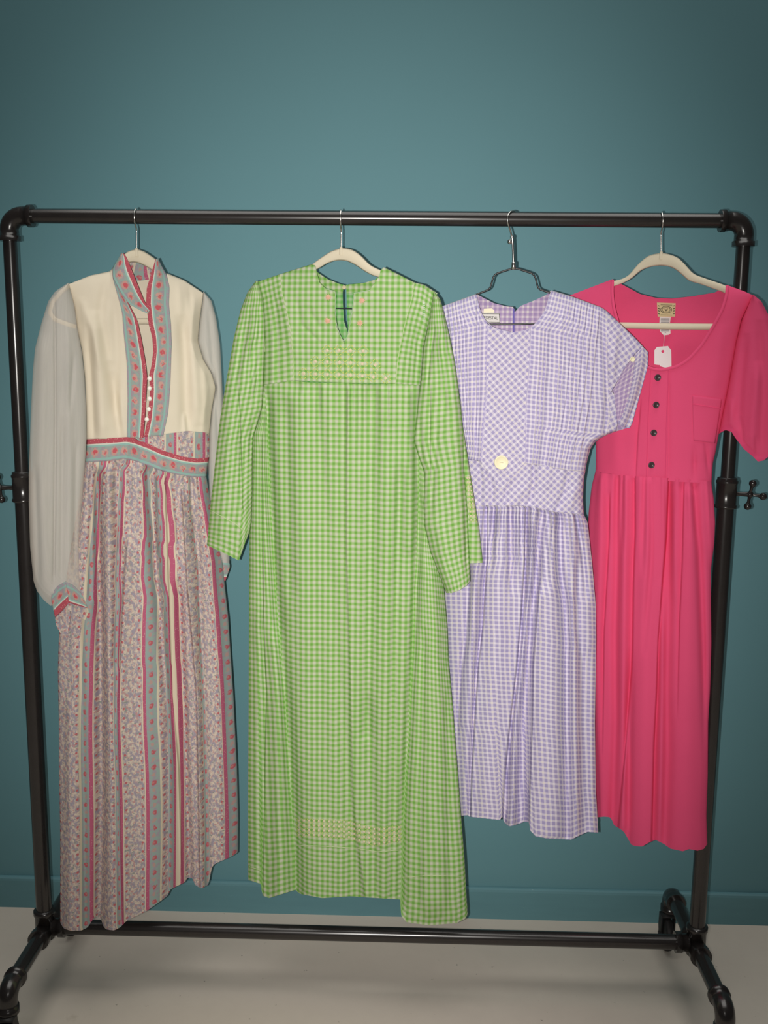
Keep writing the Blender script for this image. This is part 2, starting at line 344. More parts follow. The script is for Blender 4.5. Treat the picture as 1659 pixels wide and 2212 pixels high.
# ---------------------------------------------------------------- the pipe rack
ZB, ZT, XH, LEG = 0.150, 1.743, 0.75, 0.225
RT, RP, RO, RB = 0.0143, 0.0143, 0.0176, 0.0166
rack = thing('clothing_rack', 'dark gunmetal pipe clothing rack on casters in front of the teal wall', 'clothing rack', (0, 0, 0))
PM = MAT['pipe']
def rings(p, k=0.003):  # little collar profile
    return p
b = MB(); tube(b, [(x, 0, ZT) for x in np.linspace(-XH+0.03, XH-0.03, 9)], RT, 28); b.build('top_bar', PM, rack)
b = MB(); tube(b, [(x, 0, ZB) for x in np.linspace(-XH+0.03, XH-0.03, 9)], RB, 28); b.build('bottom_bar', PM, rack)
CL = {-1: (1.045, 1.106), 1: (1.033, 1.094)}
for s in (-1, 1):
    x = s*XH
    z0 = p2w(59 if s < 0 else 1582, 1050 if s < 0 else 1063, 0.0)[2]
    b = MB(); tube(b, [(x, 0, z) for z in np.linspace(z0-0.1, ZT-0.03, 6)], RP, 28); b.build('upper_post', PM, rack)
    b = MB(); tube(b, [(x, 0, z) for z in np.linspace(ZB+0.02, z0-0.022, 6)], RO, 28); b.build('lower_post', PM, rack)
    # elbow at the top corner
    b = MB(); R = 0.020
    pts = [(x-s*0.048, 0, ZT), (x-s*0.036, 0, ZT)]
    c = (x-s*0.028, 0, ZT-0.028)
    A = arc(c, (0, 0, 1), (s, 0, 0), 0.028, 0, math.pi/2, 9)
    P = np.vstack([[(x-s*0.050, 0, ZT)], [(x-s*0.040, 0, ZT)], [(x-s*0.0395, 0, ZT)], A, [(x, 0, ZT-0.0395)], [(x, 0, ZT-0.040)], [(x, 0, ZT-0.050)]])
    rr = [R+0.0025, R+0.0025, R-0.001]+[R-0.001]*9+[R-0.001, R+0.0025, R+0.0025]
    tube(b, P, rr, 28); b.build('corner_elbow', PM, rack)
    # height clamp with cross knob
    b = MB(); lathe(b, (x, 0, z0-0.034), (0, 0, 1), [(0, .0215), (.001, .0232), (.006, .0232), (.008, .0213), (.052, .0213), (.0535, .0228), (.058, .0228), (.060, .0205), (.064, .0205), (.066, .016)], 30)
    cl = b.build('height_clamp', PM, rack)
    b = MB(); h = np.array([x+s*0.048, -0.004, z0-0.004])
    tube(b, [(x+s*0.018, 0, z0-0.004), (x+s*0.030, -0.001, z0-0.004), h], [0.0055, 0.0042, 0.0055], 14)
    ball(b, h, 0.0075)
    for d in ((s*0.05, -0.35, 1.0), (s*-0.25, -0.35, -1.0), (s*1.0, -0.35, -0.1)):
        d = np.array(d); d /= np.linalg.norm(d); tube(b, [h+d*0.004, h+d*0.016, h+d*0.022], [0.0035, 0.0032, 0.005], 12)
        ball(b, h+d*0.026, 0.0078, 16)
    b.build('clamp_knob', PM, cl)
    # bottom fitting
    b = MB(); lathe(b, (x, 0, ZB-0.030), (0, 0, 1), [(0, .014), (.003, .0215), (.060, .0215), (.062, .0240), (.072, .0240), (.074, .0180)], 28)
    tube(b, [(x-s*0.018, 0, ZB), (x-s*0.034, 0, ZB), (x-s*0.0345, 0, ZB), (x-s*0.048, 0, ZB)], [0.020, 0.020, 0.0235, 0.0235], 28)
    zl = ZB-0.008
    for q in (-1, 1):
        tube(b, [(x, q*0.004, zl), (x, q*0.030, zl), (x, q*0.0305, zl), (x, q*0.046, zl)], [0.0215, 0.0215, 0.0242, 0.0242], 28)
    b.build('floor_tee', PM, rack)
    for q in (-1, 1):
        b = MB(); tube(b, [(x, q*t, zl) for t in (0.03, 0.10, 0.16, LEG-0.03)], 0.0170, 24)
        lg = b.build('leg', PM, rack)
        b = MB()
        c = (x, q*(LEG-0.026), zl-0.026)
        A = arc(c, (0, 0, 1), (0, q, 0), 0.026, 0, math.pi/2, 9)
        P = np.vstack([[(x, q*(LEG-0.052), zl)], [(x, q*(LEG-0.040), zl)], [(x, q*(LEG-0.0395), zl)], A, [(x, q*LEG, zl-0.034)], [(x, q*LEG, zl-0.0345)], [(x, q*LEG, zl-0.050)]])
        tube(b, P, [.0235, .0235, .0205]+[.0205]*9+[.0205, .0232, .0232], 26); b.build('leg_elbow', PM, lg)
        # caster: swivel plate and fork, wheel
        cx, cy = x - (0.010 if q > 0 else -0.004), q*LEG-0.018
        wr = 0.0430
        b = MB(); lathe(b, (x, q*LEG, zl-0.052), (0, 0, -1), [(-.006, .010), (-.005, .018), (-.001, .018), (.0005, .010)], 22)
        for e in (-1, 1):
            prof = [(-0.014, 0.0935), (0.010, 0.0935), (0.012, 0.060), (0.005, 0.034), (-0.009, 0.034), (-0.013, 0.056)]
            V = np.array([[cx+e*0.0165+w, cy-0.002+yy+0.004, zz] for w in (-0.0012, 0.0012) for yy, zz in prof])
            n = len(prof)
            b.grid(np.stack([V[:n], V[n:]]), closeu=True); b.fan(V[:n][::-1], V[:n].mean(0)); b.fan(V[n:], V[n:].mean(0))
        box(b, (cx-0.0172, cy-0.013, 0.0900), (cx+0.0172, cy+0.013, 0.0940))
        lathe(b, (cx-0.0205, cy, wr), (1, 0, 0), [(0, .005), (.041, .005)], 12)
        ca = b.build('caster', MAT['rubber'], rack)
        b = MB(); lathe(b, (cx-0.0115, cy, wr), (1, 0, 0), [(0, .012), (.001, .033), (.002, .0385), (.005, wr-.0008), (.0115, wr), (.018, wr-.0008), (.021, .0385), (.022, .033), (.023, .012)], 36)
        b.build('wheel', MAT['rubber'], ca)

# ---------------------------------------------------------------- cloth machinery
def fy(poly):
    p = np.array(sorted(poly, key=lambda q: q[1]), float); return lambda y: np.interp(y, p[:, 1], p[:, 0])
def fx(poly):
    p = np.array(sorted(poly, key=lambda q: q[0]), float); return lambda x: np.interp(x, p[:, 0], p[:, 1])
class Fold:
    def __init__(s, poly, w, a, kind='r', fade=40, w2=None, fb=None):
        s.fb = fb or fade
        s.f = fy(poly); s.y0 = min(p[1] for p in poly); s.y1 = max(p[1] for p in poly)
        if fade and fade <= 16: s.y0 -= 9          # gathers are already full where they leave a seam
        s.w, s.w2, s.a, s.k, s.fd = w, (w2 or w), a*0.001, kind, fade
    def __call__(s, x, y):
        t = np.clip((y-s.y0)/max(1, s.y1-s.y0), 0, 1); w = s.w+(s.w2-s.w)*t
        d = (x-s.f(y))/w
        if s.k == 'r': g = np.exp(-d*d)
        elif s.k == 'sr': g = np.where(d > 0, np.exp(-np.abs(d)**1.3), np.exp(-(d*4.5)**2))
        else: g = np.where(d < 0, np.exp(-np.abs(d)**1.3), np.exp(-(d*4.5)**2))
        win = np.clip((y-s.y0)/s.fd+0.0, 0, 1)*np.clip((s.y1-y)/s.fb, 0, 1) if s.fd else 1
        return s.a*g*np.asarray(win)**0.7
class Surf:
    def __init__(s, yg, L, R, th, tb=None, sh=None, taper=60, folds=(), off=0.0, ex=2.4, pw=0.5, edge=None):
        s.edge = (fy(edge[0]), fy(edge[1]), edge[2]) if edge else None
        s.yg, s.L, s.R, s.th, s.tb, s.off = yg, fy(L), fy(R), th, th if tb is None else tb, off
        s.sh = fx(sh) if sh else None; s.taper, s.folds, s.ex, s.pw = taper, list(folds), ex, pw
    def q(s, x, y):
        l, r = s.L(y), s.R(y); t = np.clip((x-l)/(r-l), 0, 1)
        q = np.clip(1-np.abs(2*t-1)**s.ex, 0, 1)
        if s.edge:
            a, c, w = s.edge; q = q*(1-(1-np.clip(np.minimum(x-a(y), c(y)-x)/w, 0, 1))**2)
        return q
    def front(s, x, y, lift=0.0):
        q = s.q(x, y); k = 1.0
        if s.sh: k = np.sqrt(1-(1-np.clip((y-s.sh(x))/(s.taper*1.6), 0, 1))**2)
        d = s.th*q**s.pw*k
        if s.folds:
            fs = sum(f(x, y) for f in s.folds); d = d+fs*np.clip(q*4, 0, 1)*np.clip(k*1.5, 0, 1)
        return d+(s.off(y) if callable(s.off) else s.off)+lift
    def back(s, x, y):
        q = s.q(x, y); k = 1.0
        if s.sh: k = np.sqrt(1-(1-np.clip((y-s.sh(x))/(s.taper*1.6), 0, 1))**2)
        return (s.off(y) if callable(s.off) else s.off) - s.tb*q**s.pw*k
    def pt(s, x, y, lift=0.0): return p2w(x, y, s.yg(x)-s.front(x, y, lift))
    def ptb(s, x, y, lift=0.0): return p2w(x, y, s.yg(x)-s.back(x, y)-lift)
def swing(a, b, y0, y1):
    """sleeves leave the shoulder seam flush and hang forward lower down"""
    return lambda y: a+(b-a)*(lambda t: t*t*(3-2*t))(np.clip((np.asarray(y, float)-y0)/(y1-y0), 0, 1))
def samp(poly, n, mode, sm=0.0):
    p = np.array(poly, float)
    if mode == 'x': t = (p[:, 0]-p[0, 0])/(p[-1, 0]-p[0, 0]) if p[-1, 0] != p[0, 0] else np.linspace(0, 1, len(p))
    elif mode == 'y': t = (p[:, 1]-p[0, 1])/(p[-1, 1]-p[0, 1]) if p[-1, 1] != p[0, 1] else np.linspace(0, 1, len(p))
    else: d = np.concatenate([[0], np.cumsum(np.linalg.norm(np.diff(p, axis=0), axis=1))]); t = d/max(d[-1], 1e-9)
    if mode != 'a': t = np.maximum.accumulate(t)
    s = np.linspace(0, 1, n)
    o = np.stack([np.interp(s, t, p[:, 0]), np.interp(s, t, p[:, 1])], -1)
    if sm and n > 8:
        k = max(1, int(n*sm)); e0, e1 = o[0].copy(), o[-1].copy()
        pad = np.concatenate([2*e0-o[1:k+1][::-1], o, 2*e1-o[-k-1:-1][::-1]]); ker = np.hanning(2*k+3)[1:-1]; ker /= ker.sum()
        o = np.stack([np.convolve(pad[:, i], ker, 'valid') for i in (0, 1)], -1)
    return o
def coons(T, B, L, R, nu, nv, mode='xy', sm=0.03, bk=1.0):
    mt, ml = ('x', 'y') if mode == 'xy' else ('a', 'a')
    T, B = samp(T, nu, mt, sm), samp(B, nu, mt, min(sm, 0.012)); L, R = samp(L, nv, ml, sm), samp(R, nv, ml, sm)
    u = np.linspace(0, 1, nu)[None, :, None]; v = np.linspace(0, 1, nv)[:, None, None]
    P00, P10, P01, P11 = T[0], T[-1], B[0], B[-1]
    L[0], R[0], L[-1], R[-1] = P00, P10, P01, P11
    lt = (1-u)*P00+u*P10; lb = (1-u)*P01+u*P11
    return (1-u)*L[:, None]+u*R[:, None] + (1-v)*(T[None]-lt) + (v**bk)*(B[None]-lb)
def warp(C, surf):
    """slide the columns so that cloth on the flanks of a fold is foreshortened"""
    D = surf.front(C[..., 0], C[..., 1]); dx = np.linalg.norm(np.diff(C, axis=1), axis=2)*0.001
    sl = np.diff(D, axis=1)/np.maximum(dx, 1e-6); w = dx/np.sqrt(1+np.minimum(sl*sl, 30))
    nu = C.shape[1]; out = np.empty_like(C); s = np.linspace(0, 1, nu)
    for i in range(C.shape[0]):
        a = np.concatenate([[0], np.cumsum(w[i])]); a /= a[-1]
        b0 = np.concatenate([[0], np.cumsum(dx[i])]); b0 /= b0[-1]
        for k in (0, 1): out[i, :, k] = np.interp(a, b0, C[i, :, k])
    return out
def patch(mb, surf, T, B, L, R, nu, nv, uv='lock', W=None, rot=0.0, org=(0, 0), side='front', mode='xy', sm=0.03, bk=1.0, lift=0.0, dowarp=True, umap=None, yref=None, uflip=False, vscale=1.0, swap=False):
    C = coons(T, B, L, R, nu, nv, mode, sm, bk)
    if side == 'front' and dowarp and surf.folds: C = warp(C, surf)
    x, y = C[..., 0], C[..., 1]
    P = surf.pt(x, y, lift) if side == 'front' else surf.ptb(x, y, lift)
    mid = nu//2
    va = np.concatenate([[0], np.cumsum(np.linalg.norm(np.diff(P[:, mid], axis=0)*np.array([1.0 if mode == 'a' else 0.0, 1.0 if mode == 'a' else 0.0, 1]), axis=1))])
    if uv == 'lock':
        if mode != 'a': va = (y[:, mid]-y[0, mid])*0.001
        ua = np.linspace(0, 1, nu)*(W if W else np.linalg.norm(np.diff(P[nv//2], axis=0), axis=1).sum())
        if uflip: ua = ua[::-1]
        U = np.broadcast_to(ua[None], (nv, nu)); V = np.broadcast_to(va[:, None], (nv, nu))
        if umap is not None:
            r = np.argmin(np.abs(y.mean(1)-yref)); k = np.array(umap, float)
            U = np.broadcast_to(np.interp(x[r], k[:, 0], k[:, 1])[None]*0.001, (nv, nu))
            V = -P[..., 2]
    else: U, V = P[..., 0], -P[..., 2]
    U, V = U+org[0], V*vscale+org[1]
    if swap: U, V = V, U
    if rot: c, s = math.cos(rot), math.sin(rot); U, V = c*U-s*V, s*U+c*V
    mb.grid(P, np.stack([U, V], -1), flip=(side == 'back'))
    return P
def ribbon(mb, surf, poly, w, lift=0.0006, h=0.0008, n=None, arcl=True, uvw=None):
    """thin raised strip following the cloth"""
    p = np.array(poly, float); ln = np.linalg.norm(np.diff(p, axis=0), axis=1).sum(); n = n or max(6, int(ln/4))
    c = samp(poly, n, 'a', 0.04 if len(poly) > 2 else 0); t = np.gradient(c, axis=0); t /= np.linalg.norm(t, axis=1)[:, None]; nn = np.stack([t[:, 1], -t[:, 0]], -1)
    G = [];
    for k, hh in ((-1, 0.0), (-0.8, 1.0), (0.8, 1.0), (1, 0.0)):
        q = c+nn*k*w/2; G.append(surf.pt(q[:, 0], q[:, 1], lift-0.0006+hh*h+0.0003))
    P = np.stack(G, 1); P = P[:, ::-1]
    mb.grid(P, flip=False)
def fan_poly(mb, surf, poly, lift=0.0008):
    p = np.array(poly, float); P = surf.pt(p[:, 0], p[:, 1], lift); c = p.mean(0); mb.fan(P[::-1], surf.pt(c[0], c[1], lift))
def star(mb, surf, cx, cy, r, n=8, k=0.45, lift=0.0012, rot=0.0):
    a = np.arange(2*n)*math.pi/n+rot; rr = np.where(np.arange(2*n) % 2 == 0, r, r*k)
    q = np.stack([cx+rr*np.cos(a), cy+rr*np.sin(a)], -1); P = surf.pt(q[:, 0], q[:, 1], lift*0.4)
    mb.fan(P[::-1], surf.pt(cx, cy, lift*1.6))
def disc(mb, c, r, h, prof=None, nrm=(0, -1, 0), n=24):
    prof = prof or [(0, r*0.9), (h*0.5, r), (h, r*0.93), (h*0.92, r*0.72), (h*0.6, r*0.66), (h*0.6, r*0.1)]
    lathe(mb, c, nrm, prof, n)
rng = random.Random(5)
def gathers(x0, x1, yf, n, ln, w, a, spread=0.0, kinds=('r',)):
    out = []
    for i in range(n):
        x = x0+(x1-x0)*(i+0.5+rng.uniform(-.35, .35))/n; y = yf(x); L = ln*rng.uniform(0.5, 1.3)
        cxm = (x0+x1)/2
        out.append(Fold([(x, y-4), (x+(x-cxm)*spread*L/100, y+L)], w*rng.uniform(.7, 1.3), a*rng.uniform(.5, 1.2)*rng.choice((1, 1, -1)), rng.choice(kinds), fade=7, fb=L*0.8))
    return out
def between(poly, y0, y1):
    """the stretch of a polyline between two heights"""
    f = fy(poly); ys = [y0]+[p[1] for p in sorted(poly, key=lambda q: q[1]) if y0 < p[1] < y1]+[y1]
    return [(float(f(y)), y) for y in ys]

# ================================================================ hangers
def hook(name, root, x_px, y_stem, mat, h=(0, 1), R=0.0178, r=0.0016, lean=0.0):
    """swivel hook whose arc goes up in front of the bar, over it and down behind"""
    base = p2w(x_px, y_stem, 0.0); x0 = base[0]; hx, hy = h
    zc = ZT + RT + r - R + 0.0004
    front = np.array([-hx, -hy, 0.0]); up = np.array([0, 0, 1.0]); c = np.array([x0, 0, zc])
    A = arc(c, -up, front, R, 0.30, math.radians(292), 30)
    stem = np.array([base, base+(np.array([x0, 0, zc-R-0.012])-base)*0.5, [x0, 0, zc-R-0.012], [x0, 0, zc-R-0.005]])
    A[0] = A[0]*0.5+0.5*np.array([x0, 0, zc-R])
    P = np.vstack([stem, A[1:]]); xt = p2w(x_px+lean, 468, 0.0)[0]; P[:, 0] += (xt-x0)*(P[:, 2]-base[2])/(ZT-base[2])
    b = MB(); tube(b, P, r, 12); return b, base, x0
def flocked_hanger(label, x_px, top, low, bar, yg, stem_y, barh=13.0):
    root = thing('velvet_hanger', label, 'hanger', tuple(p2w(x_px, stem_y, 0.0)), 'cream flocked hangers')
    n = 70
    T = samp(top, n, 'x', 0.03); B = samp(low, n, 'x', 0.03)
    b = MB(); G = []
    for k, (f, d) in enumerate(((0.0, 0.0), (0.16, 0.0026), (0.84, 0.0026), (1.0, 0.0))):
        q = T*(1-f)+B*f; G.append(p2w(q[:, 0], q[:, 1], yg(q[:, 0])-d))
    for f in (0.84, 0.16):
        q = T*(1-f)+B*f; G.append(p2w(q[:, 0], q[:, 1], yg(q[:, 0])+0.0026))
    P = np.stack(G, 1); b.grid(P, closeu=True, flip=True); b.fan(P[0], P[0].mean(0)); b.fan(P[-1][::-1], P[-1].mean(0))
    lathe(b, p2w(x_px, stem_y+6, 0.0), (0, 0, 1), [(-0.006, .0045), (0.002, .0042), (0.009, .0030), (0.010, .0018)], 16)
    body = b.build('shoulder_bar', MAT['velvet'], root)
    q = samp(bar, 60, 'a', 0.05); P = p2w(q[:, 0], q[:, 1], yg(q[:, 0])); b = MB()
    w = barh*0.0005
    tube(b, P, w, 14, sx=1.0); P2 = b.v[0]
    o = b.build('trouser_bar', MAT['velvet'], root)
    b, base, x0 = hook('hook', root, x_px, stem_y, MAT['chrome']); b.build('hook', MAT['chrome'], root)
    return root

YG1 = lambda x: (np.asarray(x)-295)*0.00040
YG2 = lambda x: (737-np.asarray(x))*0.00018
YG3 = lambda x: (1108-np.asarray(x))*0.00012
YG4 = lambda x: (1428-np.asarray(x))*0.00044
flocked_hanger('cream flocked hanger inside the floral dress with sheer sleeves', 295,
  [(170, 618), (205, 601), (240, 590), (255, 570), (270, 546), (282, 541), (295, 538), (310, 542), (324, 551), (341, 563), (360, 598), (395, 611), (425, 630)],
  [(170, 634), (205, 618), (240, 608), (258, 592), (275, 568), (286, 566), (297, 567), (314, 575), (329, 584), (342, 597), (360, 614), (395, 627), (425, 645)],
  [(176, 626), (184, 676), (198, 691), (290, 694), (320, 694), (400, 698), (413, 686), (420, 638)], YG1, 541)
h2 = flocked_hanger('cream flocked hanger holding the green gingham dress', 737,
  [(578, 617), (620, 598), (664, 579), (672, 572), (690, 559), (713, 543), (737, 535), (760, 538), (779, 551), (798, 572), (813, 580), (823, 584), (860, 598), (924, 630)],
  [(578, 635), (620, 617), (664, 596), (676, 585), (690, 580), (705, 569), (728, 562), (748, 563), (767, 572), (790, 588), (806, 596), (821, 600), (860, 615), (924, 647)],
  [(584, 632), (586, 660), (598, 668)], YG2, 538)
q = samp([(596, 664), (724, 666), (761, 667), (870, 670)], 30, 'a'); b = MB(); tube(b, p2w(q[:, 0], q[:, 1], YG2(q[:, 0])), 0.0012, 10)
o = b.build('thin_cross_rod', MAT['darkcord'], h2); o['label'] = 'thin dark rod across the hanger'
flocked_hanger('cream flocked hanger in the bright pink dress, right end of the bar', 1428,
  [(1243, 643), (1290, 622), (1323, 607), (1344, 603), (1360, 594), (1376, 572), (1401, 551), (1428, 546), (1443, 548), (1465, 556), (1481, 572), (1497, 592), (1528, 603), (1569, 617), (1610, 644)],
  [(1243, 661), (1290, 638), (1324, 619), (1348, 611), (1367, 600), (1382, 585), (1401, 577), (1427, 573), (1452, 577), (1471, 591), (1487, 607), (1512, 613), (1569, 634), (1610, 661)],
  [(1252, 654), (1254, 690), (1264, 702), (1345, 703), (1440, 705), (1539, 706), (1575, 706.5), (1586, 696), (1600, 655)], YG4, 548)

hg = thing('wire_hanger', 'black coated wire hanger with chrome swivel hook in the lavender dress', 'hanger', tuple(p2w(1109, 580, 0.0)))
def wire(name, pts, r, mat, sm=0.01, n=80):
    q = samp(pts, n, 'a', sm); b = MB(); tube(b, p2w(q[:, 0], q[:, 1], YG3(q[:, 0])), r, 10); return b.build(name, mat, hg)
wire('wire_frame', [(1109, 581), (1103, 581), (1072, 591), (1066, 597), (1059, 622), (1055, 626), (1027, 637), (985, 660), (978, 672), (984, 692), (1000, 701), (1108, 700.5), (1155, 699), (1222, 699), (1236, 690), (1238, 676), (1226, 655), (1191, 634), (1165, 625), (1162, 621), (1156, 597), (1150, 591), (1116, 580), (1109, 581)], 0.0019, MAT['wire'], 0.008, 160)
b = MB(); c0 = p2w(1109, 583, 0.0); lathe(b, c0, (0, 0, 1), [(0, .003), (.001, .0048), (.015, .0048), (.016, .003)], 18); b.build('clamp_sleeve', MAT['chrome'], hg)
b = MB(); P = p2w(np.array([1109, 1108.5, 1107.5, 1106.5]), np.array([567, 545, 525, 514]), 0.0); tube(b, P, [.0027, .0026, .0026, .0030], 14); ball(b, p2w(1106, 512, 0.0), .0042)
ball(b, p2w(1101, 522, -0.004), .0050); b.build('swivel_stem', MAT['chrome'], hg)
b = MB(); j = p2w(1105.5, 511, 0.0); hx, hy = math.sin(math.radians(38)), math.cos(math.radians(38)); R = 0.0180; zc = ZT+RT+0.0016-R+0.0004
c = np.array([j[0]+0.0022, 0, zc]); A = arc(c, (0, 0, -1), (-hx*1.22, -hy*1.22, 0), R, 1.05, math.radians(285), 28)
P = np.vstack([[j], [j*0.5+A[0]*0.5+np.array([0.0006, 0, 0])], A]); tube(b, P, 0.0017, 12); b.build('hook', MAT['chrome'], hg)

# ================================================================ dress 1: cream bodice, floral skirt, sheer sleeves
d1 = thing('floral_maxi_dress', 'cream bodice maxi dress with sheer sleeves and striped floral skirt', 'dress', tuple(p2w(300, 2000, 0)))
L1 = [(148, 540), (148, 614), (161, 663), (167, 711), (177, 759), (183, 816), (186, 877), (187, 947), (183, 999), (150, 1200), (127, 1377), (125, 1452), (127, 1550), (127, 1658), (130, 1794), (130, 2030)]
R1 = [(439, 540), (439, 636), (431, 693), (427, 738), (439, 777), (457, 807), (466, 837), (457, 886), (452, 935), (452, 988), (446, 1031), (454, 1078), (481, 1211), (484, 1250), (493, 1331), (499, 1422), (504, 1497), (508, 1577), (512, 1658), (515, 1767), (514, 1842), (513, 2030)]
SH1 = [(148, 612), (195, 594), (237, 585), (243, 577), (261, 545), (300, 528), (341, 555), (348, 570), (361, 590), (397, 604), (439, 631)]
s1 = Surf(YG1, L1, R1, 0.032, 0.028, SH1, 70, folds=[
  Fold([(205, 670), (214, 800), (222, 960)], 15, 10), Fold([(190, 700), (196, 820), (204, 960)], 9, -7), Fold([(246, 640), (252, 760), (250, 900)], 10, -5), Fold([(180, 650), (200, 720), (215, 800)], 8, 4), Fold([(236, 780), (250, 880), (262, 960)], 11, -8), Fold([(258, 840), (268, 950)], 7, 4),
  Fold([(392, 680), (400, 780), (402, 945)], 12, -9), Fold([(416, 640), (418, 760), (430, 920)], 14, 9), Fold([(398, 900), (400, 945)], 5, 5, fade=12),
  Fold([(228, 600), (216, 690), (240, 800)], 11, -6), Fold([(440, 770), (446, 870), (440, 950)], 9, 7), Fold([(176, 640), (192, 760)], 12, 4),
  Fold([(386, 600), (392, 700)], 8, 3), Fold([(408, 605), (414, 690)], 6, -2.5)])
PL_OUT = [(243, 599), (255, 641), (264, 675), (267, 717), (274.5, 786), (276, 861), (274.5, 946)]
PR_OUT = [(360, 593), (366.5, 620), (365, 657), (369.5, 699), (371, 741), (368, 831), (363.5, 892), (353, 940)]
b = MB()
patch(b, s1, [(148, 614), (195, 595), (237, 586), (243, 580)], [(187, 949), (231, 948), (276, 946)], between(L1, 614, 949), [(243, 580)]+PL_OUT, 70, 110)
b.build('bodice_front', MAT['cream'], d1, thick=0.0006); b = MB()
patch(b, s1, [(360, 590), (397, 605), (439, 633)], [(352, 940), (405, 933), (452, 937)], [(360, 590)]+PR_OUT[:-1]+[(352, 940)], between(R1, 633, 937), 70, 100)
b.build('bodice_front', MAT['cream'], d1, thick=0.0006)
b = MB()
patch(b, s1, [(148, 614), (195, 595), (237, 586), (256, 600), (300, 607), (345, 600), (361, 591), (397, 605), (439, 633)], [(183, 1000), (446, 1030)], between(L1, 614, 1000), between(R1, 633, 1030), 70, 70, side='back')
b.build('back_lining', MAT['cream'], d1)
b = MB()
patch(b, s1, [(262, 549), (280, 562), (300, 566), (325, 566), (342, 560)], [(244, 596), (270, 605), (300, 609), (335, 604), (360, 593)], [(262, 549), (244, 580), (244, 596)], [(342, 560), (348, 572), (360, 593)], 50, 22, side='back', lift=-0.006, org=(0.004, 0.02), dowarp=False)
b.build('collar_back', MAT['floral'], d1)
b = MB()
PLI = [(275, 650), (283, 666), (297, 693), (306, 735), (315, 786), (318, 816), (314, 892), (310, 945)]
patch(b, s1, [(243, 599), (275, 650)], [(274.5, 947), (310, 946)], PL_OUT, PLI, 26, 120, W=0.042, uflip=True, mode='a', lift=0.0022, dowarp=False, sm=0.02)
PRI = [(336, 560), (327, 590), (317, 623), (316, 655), (321, 699), (329, 729), (331, 759), (327, 792), (322, 810), (324, 846), (319, 907), (311, 944)]
patch(b, s1, [(336, 560), (342, 558)], [(311, 944), (353, 941)], PRI, [(342, 558), (348, 572)]+PR_OUT, 26, 130, W=0.0455, mode='a', lift=0.0034, dowarp=False, org=(0, 0.012), sm=0.02)
b.build('placket', MAT['border'], d1, thick=0.0007)
b = MB()
patch(b, s1, [(261, 548), (266, 546.5)], [(321, 678), (324, 669)], [(261, 548), (243, 578), (243, 599), (261, 632), (279, 657), (306, 672), (321, 678)], [(266, 546.5), (272, 553), (285, 584), (297, 614), (312, 651), (324, 669)], 24, 70, W=0.040, uflip=True, mode='a', lift=0.0062, dowarp=False, sm=0.03)
b.build('collar', MAT['border'], d1, thick=0.0007)
for px, py in ((322.8, 818), (322.8, 839), (322.8, 861.5), (321, 884), (317, 906)):
    b = MB(); c = s1.pt(px, py, 0.0058); ball(b, c, 0.0049, 18, (1, .75, 1)); b.build('pearl_button', MAT['pearl'], d1)
b = MB(); c = s1.pt(320, 672, 0.009); ball(b, c, 0.0022, 10); b.build('collar_snap', MAT['chrome'], d1)
WT = [(187, 949), (231, 947), (276, 944), (291, 947), (321, 959), (351, 973), (397, 987), (427, 991), (452, 988)]
WB = [(183, 999), (231, 996), (267, 991), (291, 996), (321, 1006), (351, 1018), (382, 1025), (412, 1030), (446, 1031)]
b = MB()
patch(b, s1, [(296, 943), (353, 938), (405, 931), (452, 935)], [(296, 950), (321, 961), (351, 975), (397, 989), (427, 993), (452, 990)], [(296, 943), (296, 950)], between(R1, 935, 990), 60, 16, W=0.21, org=(0.05, 0.1), dowarp=False, lift=0.0008)
b.build('midriff_inset', MAT['floral'], d1)
b = MB()
s1b = Surf(YG1, L1, R1, 0.032, 0.028, SH1, 70, folds=[Fold([(276, 940), (270, 1000)], 9, 4, fade=8), Fold([(300, 945), (306, 1004)], 8, -4, fade=8), Fold([(352, 975), (346, 1020)], 8, 3, fade=8)])
patch(b, s1b, WT, WB, between(L1, 949, 999), between(R1, 988, 1031), 90, 18, lift=0.0028, swap=True, dowarp=False, vscale=0.92)
b.build('waistband', MAT['border'], d1, thick=0.0008)
HEM1 = [(131, 1995), (138, 2006), (154, 2011), (176, 2010), (189.5, 2003), (200, 1987), (206, 1978.5), (219, 1984), (222, 2000), (230, 2008), (246.5, 2010), (260, 2003), (273.6, 1989), (290, 1981), (317, 1967.7), (344, 1948.7), (363, 1934), (367, 1921.6), (393, 1909), (401, 1905), (402.4, 1897), (416, 1896), (420, 1910.7), (433.6, 1919), (450, 1912), (455, 1889), (456, 1875.5), (463, 1867), (480, 1859), (499, 1851), (513.6, 1841.6)]
wf = fx(WB)
